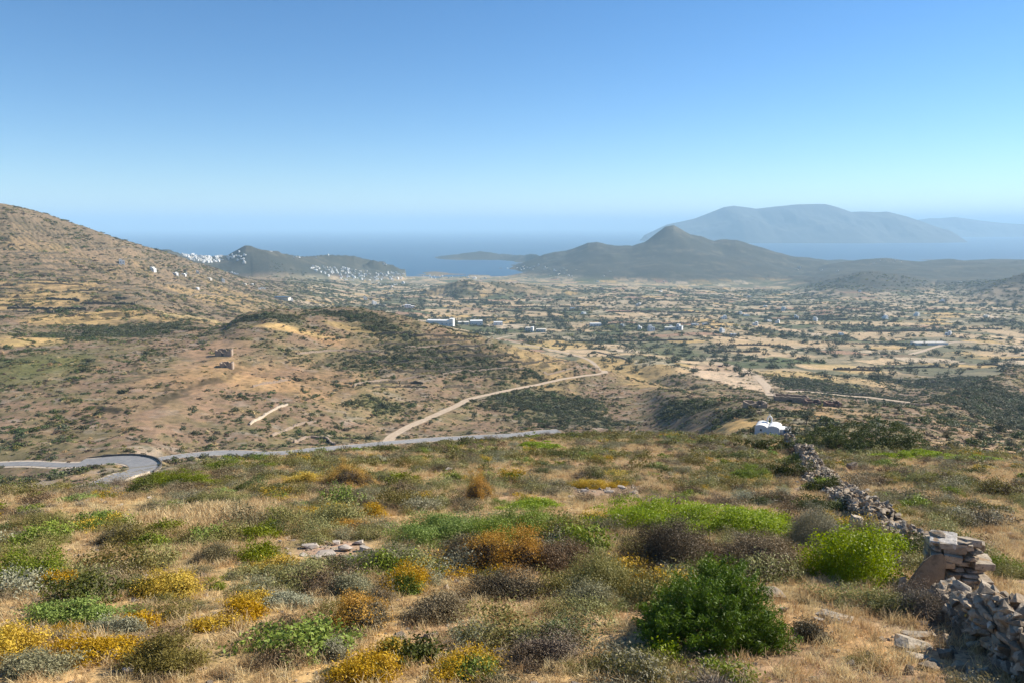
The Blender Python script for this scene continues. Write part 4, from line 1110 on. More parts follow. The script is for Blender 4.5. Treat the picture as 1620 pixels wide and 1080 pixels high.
wall_run('dry_stone_wall', 'thick dry stone wall with big boulders in the lower right corner',
    [gp(1492,958), gp(1530,985), gp(1575,1022), gp(1625,1070), gp(1665,1110), Vector((10.6, 9.0, 0)), Vector((11.2, 7.2, 0))],
    [.45, .75, 1.0, 1.1, 1.15, 1.2, 1.2], [.8, .95, 1.0, 1.0, 1.0, 1.0, 1.0], 8, .23, tum=.32)
# pier of flat stones that closes the upper wall
def pier():
    g = np.random.default_rng(4); c = gp(1512, 934); Ps, Ss, Rs, T = [], [], [], []
    z = 0; hw, hd = .58, .42
    while z < 1.22:
        sh = g.uniform(.11, .20); 
        for iy in (-1, 1):
            x = -hw
            while x < hw:
                wd = g.uniform(.26, .55); 
                Ps.append([x + wd / 2 + g.normal(0, .03), iy * hd * .55 + g.normal(0, .04), z + sh / 2]); Ss.append([wd * .52, hd * .56 * g.uniform(.9, 1.12), sh * .50])
                Rs.append(np.array((Matrix.Rotation(g.normal(0, .12), 3, 'Z') @ Matrix.Rotation(g.normal(0, .05), 3, 'X') @ Matrix.Rotation(g.normal(0, .06), 3, 'Y')))); T.append(g.uniform(.25, .85)); x += wd
        z += sh * .97; hw *= .985
    for x, sx_, zz, ti in ((-.22, .32, 1.30, 1.0), (.16, .34, 1.33, .45), (.36, .22, 1.27, .55), (-.34, .2, 1.40, .3), (.0, .42, 1.25, .6)):
        Ps.append([x, g.uniform(-.15, .1), zz]); Ss.append([sx_, .32, .085]); Rs.append(eul(g, 1, .16)[0] if abs(x) > .01 else np.eye(3)); T.append(ti)
    V, F, T = stones(g, np.array(Ps), np.array(Ss), Rm=np.array(Rs), tint=np.array(T), STN=STN_B + STN_R[:5])
    o = new_obj('stone_pier', mesh_np('stone_pier', V, F, [M['stone']], tint=T), None, (c.x, c.y + .35, c.z - .05)); o.rotation_euler = (0, 0, R(-12))
    tag(o, 'square pier of stacked flat stones at the gap in the wall', 'stone pier')
    # leaning slab
    bm = bmesh.new(); out = [(-.52, 0), (-.36, .42), (-.08, .92), (.14, 1.12), (.36, 1.18), (.46, 1.0), (.44, .5), (.36, .0)]
    f = [bm.verts.new((x, -.05 + .015 * math.sin(x * 9), zz)) for x, zz in out]; b2 = [bm.verts.new((x * .97 + .02, .07, zz * .98)) for x, zz in out]
    bm.faces.new(f); bm.faces.new(b2[::-1])
    for k in range(len(out)): bm.faces.new((f[k], b2[k], b2[(k+1) % len(out)], f[(k+1) % len(out)]))
    bmesh.ops.recalc_face_normals(bm, faces=bm.faces); bmesh.ops.bevel(bm, geom=bm.edges[:], offset=.02, segments=2, affect='EDGES')
    me = bpy.data.meshes.new('leaning_slab'); bm.to_mesh(me); bm.free(); me.materials.append(M['slab'])
    p = gp(1457, 942); o = new_obj('leaning_slab', me, None, (p.x + .02, p.y - .05, p.z - .04)); o.rotation_euler = (R(-14), R(6), R(-8))
    tag(o, 'rust brown slab leaning against the left side of the pier', 'stone slab')
    p = gp(1428, 938); V, F = stone_mesh(77, 1, 1.0)
    o = new_obj('gate_stone', mesh_np('gate_stone', V * np.array([.13, .12, .34]), F, [M['stone']], tint=np.full(len(F), .6)), None, (p.x, p.y, p.z + .2))
    tag(o, 'short upright stone left of the leaning slab', 'stone')
pier()
for k, (a, b, c0, d0, lb) in enumerate([(1456,1012,56,14,'highest flat step stone under the grey dead shrub'),(1452,1030,74,15,'second flat step stone under the grey dead shrub'),
        (1462,1048,60,12,'third flat step stone from the top'),(1500,1042,36,26,'round boulder at the right of the step stones'),(1478,1062,50,12,'lowest flat step stone near the bottom edge'),
        (1440,1066,18,24,'upright pointed stone left of the lowest step'),(1520,1062,34,22,'grey boulder between steps and the corner wall')]):
    rock(a, b, c0, d0, lb, 'stone', 210 + k, cat='stone')
p = gp(1352, 848); V, F = stone_mesh(61, 1, 1.0)
o = new_obj('wall_slab', mesh_np('wall_slab', V * np.array([.34, .12, .55]), F, [M['stone']], tint=np.full(len(F), .95)), None, (p.x, p.y, p.z + .3)); o.rotation_euler = (R(-14), R(12), R(10))
tag(o, 'large blue grey slab set upright in the wall foot', 'stone slab')

# ------------------------------------------------------------------ scrub of the middle distance (instanced stuff)
def farproto(name, m_, seed, nc=13, nl=14, R3=(1, 1, .75), ls=.34):
    V, F, T, O = leafcloud(seed, nc, nl, R3, .2, ls, .6, .2, .2, .22)
    return mesh_np(name, V, F, [M[m_]], tint=T)
FP = [(farproto('scrub', mm, 900 + i * 7 + j, 12 + 3 * j), None) for i, mm in enumerate(('L_far', 'L_farg', 'L_farb', 'L_olive', 'L_straw')) for j in range(3)]
n = 210000; x, y = scatter(n, 126, 660)
n1_ = fbm(x, y, 30, 3, 221); n2_ = fbm(x, y, 9, 3, 222); n3_ = fbm(x, y, 70, 3, 223); scr = gat(SCR, x, y); br = gat(BARE, x, y)
dens = .16 + .62 * sstep(-.05, .35, n1_ * .8 + n2_ * .7) + .75 * scr - .55 * br + .25 * ((x / y > .3) & (y < 660))
dens = dens * np.where(y < 260, 1.0, 1.0)
# rows along the terrace banks
hh_ = (hgt(x, y) - CAMZ + fbm(x, y, 70, 3, 71) * .9) / 2.6; fr = hh_ - np.floor(hh_)
dens = dens + .9 * (np.abs(fr - .84) < .09) * (x / y < .15) * (y > 230)
ok = rng.random(n) < dens * .95
bx = np.interp(x / y, U[8:-8], bu[8:-8]); ok &= y > bx * 1.12
x, y, scr, n3_, n1_ = x[ok], y[ok], scr[ok], n3_[ok], n1_[ok]
q = np.exp(rng.normal(-.68, .55, len(x))) * (.75 + .55 * scr) * (1 + .25 * (n1_ > .25)); q = np.clip(q, .16, 2.3)
ok = road_clear(x, y, q * .6 + .3)
x, y, q, scr, n3_ = x[ok], y[ok], q[ok], scr[ok], n3_[ok]; n = len(x)
r = rng.random(n); kind = np.where(r < .34, 0, np.where(r < .50 + .15 * (n3_ > .1), 1, np.where(r < .82, 2, np.where(r < .94, 3, 4))))
kind = np.where((scr > .4) & (r > .5), 0, kind); kind = np.where((q > 1.3) & (kind > 1), r * 10 % 2, kind).astype(int)
stuff('hillside_scrub', 'dark and olive scrub dotted over the middle slopes', np.c_[x, y, hgt(x, y) - .1], np.c_[q * rng.uniform(.9, 1.5, n), q, q * rng.uniform(.7, 1.05, n)],
      rng.uniform(0, 6.28, n), kind * 3 + rng.integers(0, 3, n), FP)
# scrub of the left mountain
n = 90000; y = np.sqrt(rng.uniform(560**2, 1900**2, n)); x = y * rng.uniform(-.78, -.22, n)
n1_ = fbm(x, y, 60, 3, 231); n2_ = fbm(x, y, 18, 3, 232); hh_ = (hgt(x, y) - CAMZ + fbm(x, y, 70, 3, 72) * 2.2) / 3.8; fr = hh_ - np.floor(hh_)
ok = rng.random(n) < (.06 + .65 * sstep(-.05, .4, n1_ + n2_ * .5) + .6 * (np.abs(fr - .84) < .1)) * (1 - .8 * gat(BARE, x, y))
x, y = x[ok], y[ok]; n = len(x); q = np.clip(np.exp(rng.normal(.25, .45, n)), .6, 4)
stuff('mountain_scrub', 'sparse dark scrub on the left mountain side', np.c_[x, y, hgt(x, y) - .3], np.c_[q * 1.3, q, q * .7], rng.uniform(0, 6.28, n), rng.choice([0, 0, 2, 2, 3, 1], n) * 3 + rng.integers(0, 3, n), FP)
# hedges, orchards and scrub of the plain
n = 130000; y = np.sqrt(rng.uniform(560**2, 2600**2, n)); x = y * rng.uniform(-.33, .78, n)
tr = gat(TREED, x, y); br = gat(BARE, x, y); scr = gat(SCR, x, y); n1_ = fbm(x, y, 120, 3, 241)
ok = rng.random(n) < (.006 + .80 * tr + .45 * scr + .10 * (n1_ > .25)) * (1 - .85 * br) * (.35 + .65 * (y > 900)) * (hgt(x, y) > 3)
x, y = x[ok], y[ok]; ok = road_clear(x, y, np.full(len(x), 4.0)); x, y = x[ok], y[ok]; n = len(x)
q = np.clip(np.exp(rng.normal(.62, .42, n)), .7, 4.5)
stuff('plain_groves', 'hedges, orchards and scrub scattered over the farmed plain', np.c_[x, y, hgt(x, y) - .3], np.c_[q * 1.25, q, q * rng.uniform(.7, 1.1, n)], rng.uniform(0, 6.28, n), rng.choice([0, 0, 0, 1, 2, 3], n) * 3 + rng.integers(0, 3, n), FP)

# ------------------------------------------------------------------ trees
def limb_bm(bm, a, b, r1, r2, seg=7):
    a, b = Vector(a), Vector(b); d = b - a
    r = bmesh.ops.create_cone(bm, cap_ends=True, segments=seg, radius1=r1, radius2=r2, depth=d.length)
    bmesh.ops.transform(bm, matrix=Matrix.Translation((a + b) / 2) @ d.to_track_quat('Z', 'Y').to_matrix().to_4x4(), verts=r['verts'])
def tree_meshes(seed, trunk_h=.38, hi=False, m_='L_tree'):
    g = np.random.default_rng(seed); bm = bmesh.new(); lean = g.normal(0, .05, 2)
    top = Vector((lean[0], lean[1], trunk_h)); limb_bm(bm, (0, 0, -.05), top, .055, .035)
    for k in range(5):
        a = g.uniform(0, 6.28); limb_bm(bm, top, top + Vector((math.cos(a) * .25, math.sin(a) * .25, g.uniform(.15, .38))), .026, .010, 5)
    tm_ = bpy.data.meshes.new('trunk'); bm.to_mesh(tm_); bm.free(); tm_.materials.append(M['bark'])
    V, F, T, O = leafcloud(seed, 46 if hi else 18, 40 if hi else 16, (.46, .46, .62), .15, .055 if hi else .13, .55, .2, .3, .25)
    V = V * np.array([1, 1, .98]) + np.array([lean[0], lean[1], trunk_h * .82])
    cm_ = mesh_np('crown', V, F, [M[m_]], tint=T)
    return tm_, cm_
def joined(tm_, cm_, m_):
    bm = bmesh.new(); bm.from_mesh(tm_); nf_ = len(bm.faces); bm.from_mesh(cm_)
    bm.faces.ensure_lookup_table()
    for f in bm.faces[nf_:]: f.material_index = 1
    me = bpy.data.meshes.new('tree'); bm.to_mesh(me); bm.free(); me.materials.append(M['bark']); me.materials.append(M[m_]); return me
TH = [tree_meshes(40 + k, .42 if k % 2 else .3, True) for k in range(4)]
def tree(px, py, wpx, hpx, label, k=0, group=None, ymin=120):
    p = G(px, py, ymin); s = p.y / FPX; h = hpx * s; w = wpx * s
    o = thing('tree', label, 'tree', (p.x, p.y, p.z - .1), random.uniform(0, 6), group); o.scale = (w, w, h)
    new_obj('trunk', TH[k % 4][0], o); new_obj('crown', TH[k % 4][1], o)
for a in [(1275,672,17,26,'lone round tree on the beige slope right of the chapel',1),(1247,688,15,23,'slim tree touching the right wall of the chapel',1),(1191,690,10,12,'tiny bare looking tree left of the chapel',3),
          (838,675,16,16,'round grey green tree by the road in the valley',0),(867,675,13,14,'reddish dark tree right of the round one in the valley',2),(886,674,14,17,'third valley tree beside the road end',1),
          (750,664,9,18,'small thin tree below the dirt track',1),(786,668,6,9,'tiny tree in the valley floor',0),(478,622,7,13,'small dark tree on the terraced hillside',3),
          (1497,697,13,22,'leaning dark tree on the right hand slope',1),(1551,695,18,20,'spreading tree on the right slope, middle one',2),(1582,682,22,26,'big dark tree at the right valley bottom',0),
          (1600,706,14,15,'dark tree near the right frame edge, lowest',2),(1593,662,10,14,'round tree high on the right slope',1),(1616,648,14,14,'dark tree cut by the right frame edge',0),(1505,660,16,14,'dark tree below the valley wall, right',2),
          (1438,668,16,14,'rounded green tree among the right scrub',0),(1620,682,14,14,'tree at the frame edge above the lowest one',2),(1420,650,12,12,'grey tree by the valley road',3),
          (1380,598,14,14,'dark round tree in the near plain, left of the grove',0),(1440,590,16,15,'dark round tree in the near plain, right of the grove',2),
          (1390,600,12,12,'small round tree next to the dark one in the plain',1),(1097,590,14,12,'round tree left of the dirt lot',2),(1222,622,14,10,'dark shrubby tree at the end of the valley road',0),
          (1595,580,22,14,'broad tree under the right plain road',0),(1575,575,18,16,'big round dark tree in the right plain',2)]:
    tree(*a)
TL = [joined(*tree_meshes(60 + k, .2), 'L_tree') for k in range(6)]
x, y = [], []
xx, yy = scatter(9000, 600, 1900); u_ = xx / yy
tr = gat(TREED, xx, yy); scr = gat(SCR, xx, yy); br = gat(BARE, xx, yy); hz = hgt(xx, yy)
q = rng.uniform(4.0, 8.5, len(xx)); sc_ = q / yy
ok = (u_ > -.2) & (u_ < .70) & (hz > 20) & (hz < 110) & (rng.random(len(xx)) < .05 + tr + .3 * scr) & road_clear(xx, yy, np.full(len(xx), 3.0))
wx_, wy_ = topix(xx, yy, hz)
# only where the photograph can see them: above the nearer crest
vis = np.array([ (G(a, b, 420).y > c * .93) if m_ else False for a, b, c, m_ in zip(wx_, wy_, yy, ok)])
ii = np.nonzero(ok & vis)[0]; ii = ii[np.argsort(-sc_[ii])]
for j in ii[:290]:
    o = bpy.data.objects.new('tree', TL[j % 6]); COL.objects.link(o); o.location = (xx[j], yy[j], hz[j] - .2); h = q[j]
    o.scale = (h * rng.uniform(.9, 1.35), h * 1.1, h); o.rotation_euler = (0, 0, rng.uniform(0, 6.28)); tag(o, 'small dark round tree standing in the farmed plain', 'tree', 'trees dotted over the plain')
rest = ii[290:2300]
stuff('plain_trees', 'further dark trees of the plain', np.c_[xx[rest], yy[rest], hz[rest] - .2], np.c_[q[rest], q[rest], q[rest]] * 1.0, rng.uniform(0, 6.28, len(rest)), rng.integers(0, 6, len(rest)), [(m_, None) for m_ in TL])

# ------------------------------------------------------------------ buildings
def box(bm, x0, x1, y0, y1, z0, z1, mi=0):
    vs = [bm.verts.new(p) for p in ((x0,y0,z0),(x1,y0,z0),(x1,y1,z0),(x0,y1,z0),(x0,y0,z1),(x1,y0,z1),(x1,y1,z1),(x0,y1,z1))]
    for f in ((0,3,2,1),(4,5,6,7),(0,1,5,4),(1,2,6,5),(2,3,7,6),(3,0,4,7)):
        q = bm.faces.new([vs[i] for i in f]); q.material_index = mi
def bmo(name, fn, mats, parent=None, bev=0):
    bm = bmesh.new(); fn(bm)
    if bev: bmesh.ops.bevel(bm, geom=bm.edges[:], offset=bev, segments=2, affect='EDGES')
    me = bpy.data.meshes.new(name); bm.to_mesh(me); bm.free()
    for m_ in mats: me.materials.append(m_)
    return new_obj(name, me, parent)
def openings(bm, w, d, h, g, z0=0, nmax=4, mi=1, x0=0):
    n = max(1, min(nmax, int(w / 3.2)))
    for k in range(n):
        cx = x0 - w/2 + w * (k + .5) / n + g.uniform(-.3, .3)
        if g.random() < .75: box(bm, cx - .5, cx + .5, -d/2 - .06, -d/2 + .05, z0 + h * .38, z0 + h * .72, mi)
        else: box(bm, cx - .5, cx + .5, -d/2 - .06, -d/2 + .05, z0 + .05, z0 + h * .7, mi)
def house_mesh(seed, w, d, h, two, mt='white'):
    g = np.random.default_rng(seed)
    def f(bm):
        box(bm, -w/2, w/2, -d/2, d/2, -2.5, h)
        for (a, b, c, e) in ((-w/2, w/2, -d/2, -d/2 + .25), (-w/2, w/2, d/2 - .25, d/2), (-w/2, -w/2 + .25, -d/2 + .25, d/2 - .25), (w/2 - .25, w/2, -d/2 + .25, d/2 - .25)):
            box(bm, a, b, c, e, h + .003, h + .45)
        openings(bm, w, d, h, g)
        if two:
            s = g.choice([-1, 1]); w2 = w * g.uniform(.4, .6); x0 = s * (w/2 - w2/2 - .3)
            box(bm, x0 - w2/2, x0 + w2/2, -d/2 + .8, d/2 - .5, h + .01, h + 2.9); openings(bm, w2, d - 1.6, 2.9, g, h, 2, 1, x0)
        else:
            x0 = w/2 + w * .2; box(bm, w/2 + .003, w/2 + w * .4, -d/2 + .6, d/2 - 1, -2.5, h * .75); openings(bm, w * .35, d - 1.2, h * .75, g, 0, 1, 1, x0)
    bm = bmesh.new(); f(bm); me = bpy.data.meshes.new('white_house'); bm.to_mesh(me); bm.free()
    me.materials.append(M[mt]); me.materials.append(M['glass']); return me
HM = [house_mesh(70 + k, [8, 10, 7, 12, 9, 6][k % 6], [7, 6, 8, 7, 6, 6][k % 6], [3.4, 3.2, 6.2, 3.4, 6.0, 3.6][k % 6], k % 2 == 0, 'cream' if k == 3 else 'white') for k in range(8)]
hn = 0
HREST = []
def houses(spots, label, group, smin=.8, smax=1.2, ymin=600, keep=10**6):
    for ih, (px, py) in enumerate(spots):
        p = G(px, py, ymin); k = random.randrange(8)
        if ih >= keep: HREST.append((p, random.uniform(smin, smax), random.uniform(-.7, .9), k)); continue
        o = bpy.data.objects.new('white_house', HM[k]); COL.objects.link(o); o.location = p; s = random.uniform(smin, smax); o.scale = (s, s, s)
        o.rotation_euler = (0, 0, random.uniform(-.7, .9)); tag(o, label, 'house', group)
def zone(n, poly):
    """random photo pixels along a polyline band: (px, py, spread)"""
    out = []
    for _ in range(n):
        k = random.randrange(len(poly) - 1); t = random.random(); a, b = poly[k], poly[k+1]
        out.append((a[0] + (b[0]-a[0]) * t + random.gauss(0, 2), a[1] + (b[1]-a[1]) * t + random.uniform(-1, 1) * (a[2] + (b[2]-a[2]) * t)))
    return out
houses(zone(175, [(289,402,3),(300,406,5),(315,409,6),(328,410,7),(340,408,7),(350,410,6)]), 'small white cube house in the dense hilltop village', 'houses of the hilltop village', .6, .9, 1400, 80)
houses(zone(34, [(356,408,4),(370,404,5),(383,408,9),(386,412,8)]), 'small white house under the rocky cone of the village', 'houses under the rocky cone', .5, .75, 1400)
houses([(428,398),(393,388),(388,387),(465,408),(469,407),(473,408),(488,405),(500,408),(519,404),(610,419),(607,418)], 'isolated white house on a far ridge by the village', 'isolated ridge houses', .6, .9, 1400)
houses(zone(140, [(490,422,3),(510,427,6),(540,430,7),(565,435,8),(590,437,8),(620,436,6),(636,438,4)]) + zone(30, [(520,436,5),(580,450,8),(640,447,7)]), 'small white house of the harbour town', 'houses of the harbour town', .5, .85, 1400, 62)
houses(zone(26, [(650,440,3),(700,439,2),(770,441,2)]), 'tiny white house along the bay shore', 'houses along the bay shore', .6, .9, 1400, 12)
houses(zone(34, [(800,430,6),(850,425,7),(880,432,8),(920,432,8)]) + [(945,446),(965,430),(955,437),(1050,446),(1060,445),(1265,424),(1260,427)], 'tiny white house at the foot of the big mountain', 'houses at the foot of the mountain', .5, .9, 1400, 20)
houses([(1392,413),(1400,412),(1410,414),(1416,413),(1425,415),(1382,417),(1520,447),(1300,428),(1325,429)], 'tiny white house on the far right ridge', 'houses of the far right ridge', .5, .9, 1400)
houses([(243,430),(276,434),(290,436),(294,434),(313,434),(353,446),(386,450),(399,451),(366,432),(370,433),(374,434),(330,442),(312,458),(410,458),(415,457),(240,428),(193,418),(280,436)], 'white farmhouse on the lower left mountain side', 'farmhouses of the left mountain', .45, .75, 560)
houses([(578,475),(598,483),(592,482),(604,484),(640,486),(460,477),(452,474)] , 'pale farmhouse in the middle distance left of the small hill', 'farmhouses left of the small hill', .7, 1.0, 900)
houses([(905,489),(923,497),(1010,484),(1045,462),(1098,515),(1115,514),(1215,509),(1230,511),(1142,526),(1170,498),(1180,500),(1195,515),(1260,505),(1290,508),(1360,462),(1560,502),(1500,530),(1012,522),(1030,524),(1060,520),(1075,522),(985,516),(1330,530),(1400,505),
        (1145,505),(1210,486),(1185,470),(1240,492),(1490,478),(1450,500)], 'small white farmhouse among the fields of the plain', 'farmhouses of the plain', .75, 1.15, 700)

stuff('village_houses', 'further small white houses of the hilltop village and the harbour', [h[0] for h in HREST], [(h[1],)*3 for h in HREST], [h[2] for h in HREST], [h[3] for h in HREST], [(m_, None) for m_ in HM])
def building(name, label, px, py, rz, parts, cat='house', ymin=600, scale=1.0):
    p = G(px, py, ymin); o = thing(name, label, cat, p, rz); o.scale = (scale,) * 3
    for kind, args, mt in parts:
        if kind == 'box': bmo(args[0], lambda bm, a=args: box(bm, *a[1:]), [M[mt]], o)
    return o
def block(w, d, h, x=0, y=0, mt='white', nw=3, wz=1.2, storeys=1):
    L = [('box', ('wall', x-w/2, x+w/2, y-d/2, y+d/2, -3, h), mt), ('box', ('roof', x-w/2-.15, x+w/2+.15, y-d/2-.15, y+d/2+.15, h+.003, h+.35), mt)]
    for s in range(storeys):
        for k in range(nw):
            cx = x - w/2 + w * (k + .5) / nw; z = wz + s * 3
            L.append(('box', ('window', cx-.6, cx+.6, y-d/2-.06, y-d/2+.05, z, z+1.3), 'glass'))
    L.append(('box', ('door', x-w/2+.5, x-w/2+1.5, y-d/2-.07, y-d/2+.05, 0, 2.1), 'blue'))
    return L
building('warehouse', 'long low white warehouse with a bright end wall, behind the terraced hill', 694, 513, R(-8), block(34, 14, 6.0, nw=5) + block(6, 12, 8.5, 20, 0, nw=1), 'warehouse')
building('warehouse', 'second white warehouse with pale roofs, right of the long low one', 745, 514, R(6), block(18, 14, 5, -12, nw=3, mt='cream') + block(20, 16, 6.5, 9, 3, nw=3), 'warehouse')
building('villa', 'white gabled building at the right end of the warehouses', 788, 514, R(10), block(14, 10, 5, nw=2), 'villa')
building('villa', 'two storey white villa on the slope, left block of the pair', 836, 525, R(-12), block(9, 8, 6.4, nw=2, storeys=2, mt='cream') + block(3, 8, 7.5, 6.2, 0, nw=1), 'villa')
building('villa', 'lower white villa on the slope, right block of the pair', 856, 525, R(-8), block(15, 8, 4.2, nw=4, mt='cream'), 'villa')
building('villa', 'white two storey house with dark windows in the middle plain', 645, 487, R(10), block(12, 9, 6, nw=3, storeys=2) + block(7, 8, 3.4, 10, 0, nw=2), 'villa')
building('villa', 'white farmhouse beside green fields, centre of the plain', 942, 516, R(5), block(18, 9, 4.5, nw=4), 'villa')
building('villa', 'pale long farmhouse in the plain left of the beige field', 1060, 522, R(-4), block(16, 8, 4.2, nw=3, mt='cream'), 'villa')
building('villa', 'small bright white house at the near edge of the plain', 1160, 532, R(4), block(8, 6, 3.6, nw=2), 'villa')
building('greenhouse', 'long bluish greenhouse in the right plain', 1470, 545, R(3), [('box', ('wall', -22, 22, -7, 7, -1, 3), 'white'), ('box', ('roof', -22.2, 22.2, -7.2, 7.2, 3.003, 3.6), 'concrete')], 'greenhouse')
building('shed', 'blue grey roofed shed in the hollow behind the dark hill', 447, 474, R(-6), [('box', ('wall', -13, 13, -6, 6, -2, 4), 'cream'), ('box', ('roof', -13.5, 13.5, -6.5, 6.5, 4.003, 5), 'glass')], 'shed')

# chapel: twin barrel vaults, open bell gable, low side room
def chapel():
    p = G(1220, 688, 120); o = thing('chapel', 'small white chapel with twin barrel vaults and a bell gable on the spur', 'chapel', (p.x, p.y + 2.2, p.z + .1), R(-26)); o.scale = (.86, .86, .86) 
    W, D, h = 3.3, 5.4, 1.85        # each vault
    def vault(bm, x0):
        n = 12; pr = [(x0 - W/2, -1.5), (x0 - W/2, h)] + [(x0 - W/2 * math.cos(math.pi * k / n), h + .8 * math.sin(math.pi * k / n)) for k in range(1, n)] + [(x0 + W/2, h), (x0 + W/2, -1.5)]
        f = [bm.verts.new((x, -D/2, z)) for x, z in pr]; b = [bm.verts.new((x, D/2, z)) for x, z in pr]
        bm.faces.new(f); bm.faces.new(b[::-1])
        for k in range(len(pr)): bm.faces.new((f[k], b[k], b[(k+1) % len(pr)], f[(k+1) % len(pr)]))
    bmo('vault', lambda bm: vault(bm, -W/2), [M['white']], o); bmo('vault', lambda bm: vault(bm, W/2 + .003), [M['white']], o)
    bmo('side_room', lambda bm: box(bm, W + .006, W + 2.6, -1.6, D/2 - .3, -1.5, 1.75), [M['white']], o)
    dr = bmo('door', lambda bm: box(bm, W + .9, W + 1.7, -1.66, -1.6, -.1, 1.5), [M['blue']], o)
    bmo('window', lambda bm: box(bm, -W/2 - .25, -W/2 + .25, -D/2 - .05, -D/2 + .04, .9, 1.5), [M['glass']], o)
    def gable(bm):
        y0, y1 = D/2 - .75, D/2 - .3; z = 2.1
        box(bm, -.75, -.38, y0, y1, z, z + 1.55); box(bm, .38, .75, y0, y1, z, z + 1.55); n = 8; 
        arc = [(-.38 * math.cos(math.pi * k / n), z + 1.5 + .38 * math.sin(math.pi * k / n)) for k in range(n + 1)]
        outl = [(-.75 + 1.5 * k / n, z + 1.5 + .05 + .75 * math.sin(math.pi * k / n) ** .8) for k in range(n + 1)]
        for k in range(n):
            q = [arc[k], arc[k+1], outl[k+1], outl[k]]
            f = [bm.verts.new((x, y0, zz)) for x, zz in q]; b = [bm.verts.new((x, y1, zz)) for x, zz in q]
            bm.faces.new(f); bm.faces.new(b[::-1])
            for e in range(4): bm.faces.new((f[e], b[e], b[(e+1) % 4], f[(e+1) % 4]))
        bmesh.ops.recalc_face_normals(bm, faces=bm.faces)
    gb = bmo('bell_gable', gable, [M['white']], o)
    def cross(bm): box(bm, -.05, .05, D/2 - .57, D/2 - .47, 4.38, 5.05); box(bm, -.2, -.053, D/2 - .57, D/2 - .47, 4.75, 4.85); box(bm, .053, .2, D/2 - .57, D/2 - .47, 4.75, 4.85)
    bmo('cross', cross, [M['white']], gb)
    def bell(bm):
        r = bmesh.ops.create_cone(bm, cap_ends=True, segments=12, radius1=.2, radius2=.08, depth=.34); bmesh.ops.translate(bm, verts=r['verts'], vec=(0, D/2 - .52, 3.45))
    bmo('bell', bell, [M['metal']], gb)
chapel()
# roofless stone houses
def ruin(label, px, py, w, d, h, rz, mt='ruin', ymin=120, notch=.45, seed=1):
    p = G(px, py, ymin); o = thing('ruined_house', label, 'ruin', (p.x, p.y + d * .4, p.z), rz); g = np.random.default_rng(seed); t = .55
    def wallf(x0, y0, x1, y1, gap=None):
        def f(bm):
            L = math.hypot(x1-x0, y1-y0); n = max(4, int(L / .7)); ux, uy = (x1-x0)/L, (y1-y0)/L; nx, ny = -uy * t/2, ux * t/2
            low, high = [], []
            for k in range(n + 1):
                s = k / n; hh = h * (1 - .18 * g.random()); 
                if gap and gap[0] < s < gap[1]: hh = h * (1 - notch)
                for sg in (-1, 1):
                    for z in (-1.2, hh): low.append(bm.verts.new((x0 + ux*L*s + nx*sg, y0 + uy*L*s + ny*sg, z)))
            for k in range(n):
                a = low[4*k:4*k+4]; b = low[4*k+4:4*k+8]
                bm.faces.new((a[0], b[0], b[1], a[1])); bm.faces.new((a[1], b[1], b[3], a[3])); bm.faces.new((a[3], b[3], b[2], a[2]))
            bm.faces.new((low[0], low[1], low[3], low[2])); e = low[-4:]; bm.faces.new((e[0], e[2], e[3], e[1]))
            bmesh.ops.recalc_face_normals(bm, faces=bm.faces)
        bmo('wall', f, [M[mt]], o)
    wallf(-w/2, -d/2, w/2, -d/2, (.45, .75)); wallf(w/2 + .003, -d/2 + t/2, w/2, d/2); wallf(w/2 - t/2, d/2, -w/2, d/2 + .003, (.2, .4)); wallf(-w/2, d/2 - t/2, -w/2 - .003, -d/2 + t/2)
    bmo('door_shade_panel', lambda bm: box(bm, -w*.12, w*.02, -d/2 - t/2 - .03, -d/2 - t/2 + .02, 0, h * .5), [M['darkwall']], o)  # dark panel on the solid wall, painting in the shade of a doorway
    return o
ruin('larger roofless stone house on the terraced hillside, upper of two', 352, 563, 8.0, 6, 3.4, R(12), seed=2)
ruin('smaller ruined stone hut below the larger roofless house', 357, 581, 5.6, 4.5, 2.6, R(10), seed=5)
ruin('reddish ruined stone hut on the rocky spur above the chapel', 1197, 645, 6.5, 4.5, 1.9, R(4), 'ruin', seed=7)
ruin('small reddish ruined hut right of the long stone enclosure', 1288, 641, 5.0, 4, 2.0, R(-6), 'redstone', seed=9)
ruin('low broken stone pen at the right end of the spur', 1320, 643, 5.0, 4, 1.6, R(-3), 'redstone', seed=11)
ruin('long roofless stone enclosure with a bright end wall on the spur', 1254, 636, 12.5, 5, 2.6, R(-16), 'ruin', notch=.1, seed=13)

# low parapets and field walls
def strip_wall(name, label, pts, h, t, mt, ymin=110, jit=.12, cat='wall', group=None, seed=1, clear=False):
    g = np.random.default_rng(seed); ln = smooth_line([G(a, b, ymin) if not isinstance(a, Vector) else a for a, b in pts], 1.2)
    if clear and not road_clear(ln[:, 0], ln[:, 1], np.full(len(ln), 5.0)).all(): return
    T_ = np.gradient(ln[:, :2], axis=0); T_ /= np.maximum(np.linalg.norm(T_, axis=1, keepdims=True), 1e-6); N_ = np.c_[-T_[:, 1], T_[:, 0]]
    zz = hgt(ln[:, 0], ln[:, 1]); V = []
    for k in range(len(ln)):
        hk = h * (1 + jit * g.normal()); 
        for sg, z in ((-1, -.6), (-1, hk), (1, hk), (1, -.6)): V.append((*(ln[k, :2] + N_[k] * sg * t / 2), zz[k] + z))
    V = np.array(V); n = len(ln); F = [[4*k+a, 4*k+4+a, 4*k+4+b, 4*k+b] for k in range(n-1) for a, b in ((0,1),(1,2),(2,3))] + [[0,1,2,3], [4*n-1,4*n-2,4*n-3,4*n-4]]
    c0 = V.mean(0); o = new_obj(name, mesh_np(name, V - c0, F, [M[mt]]), None, tuple(c0)); return tag(o, label, cat, group)
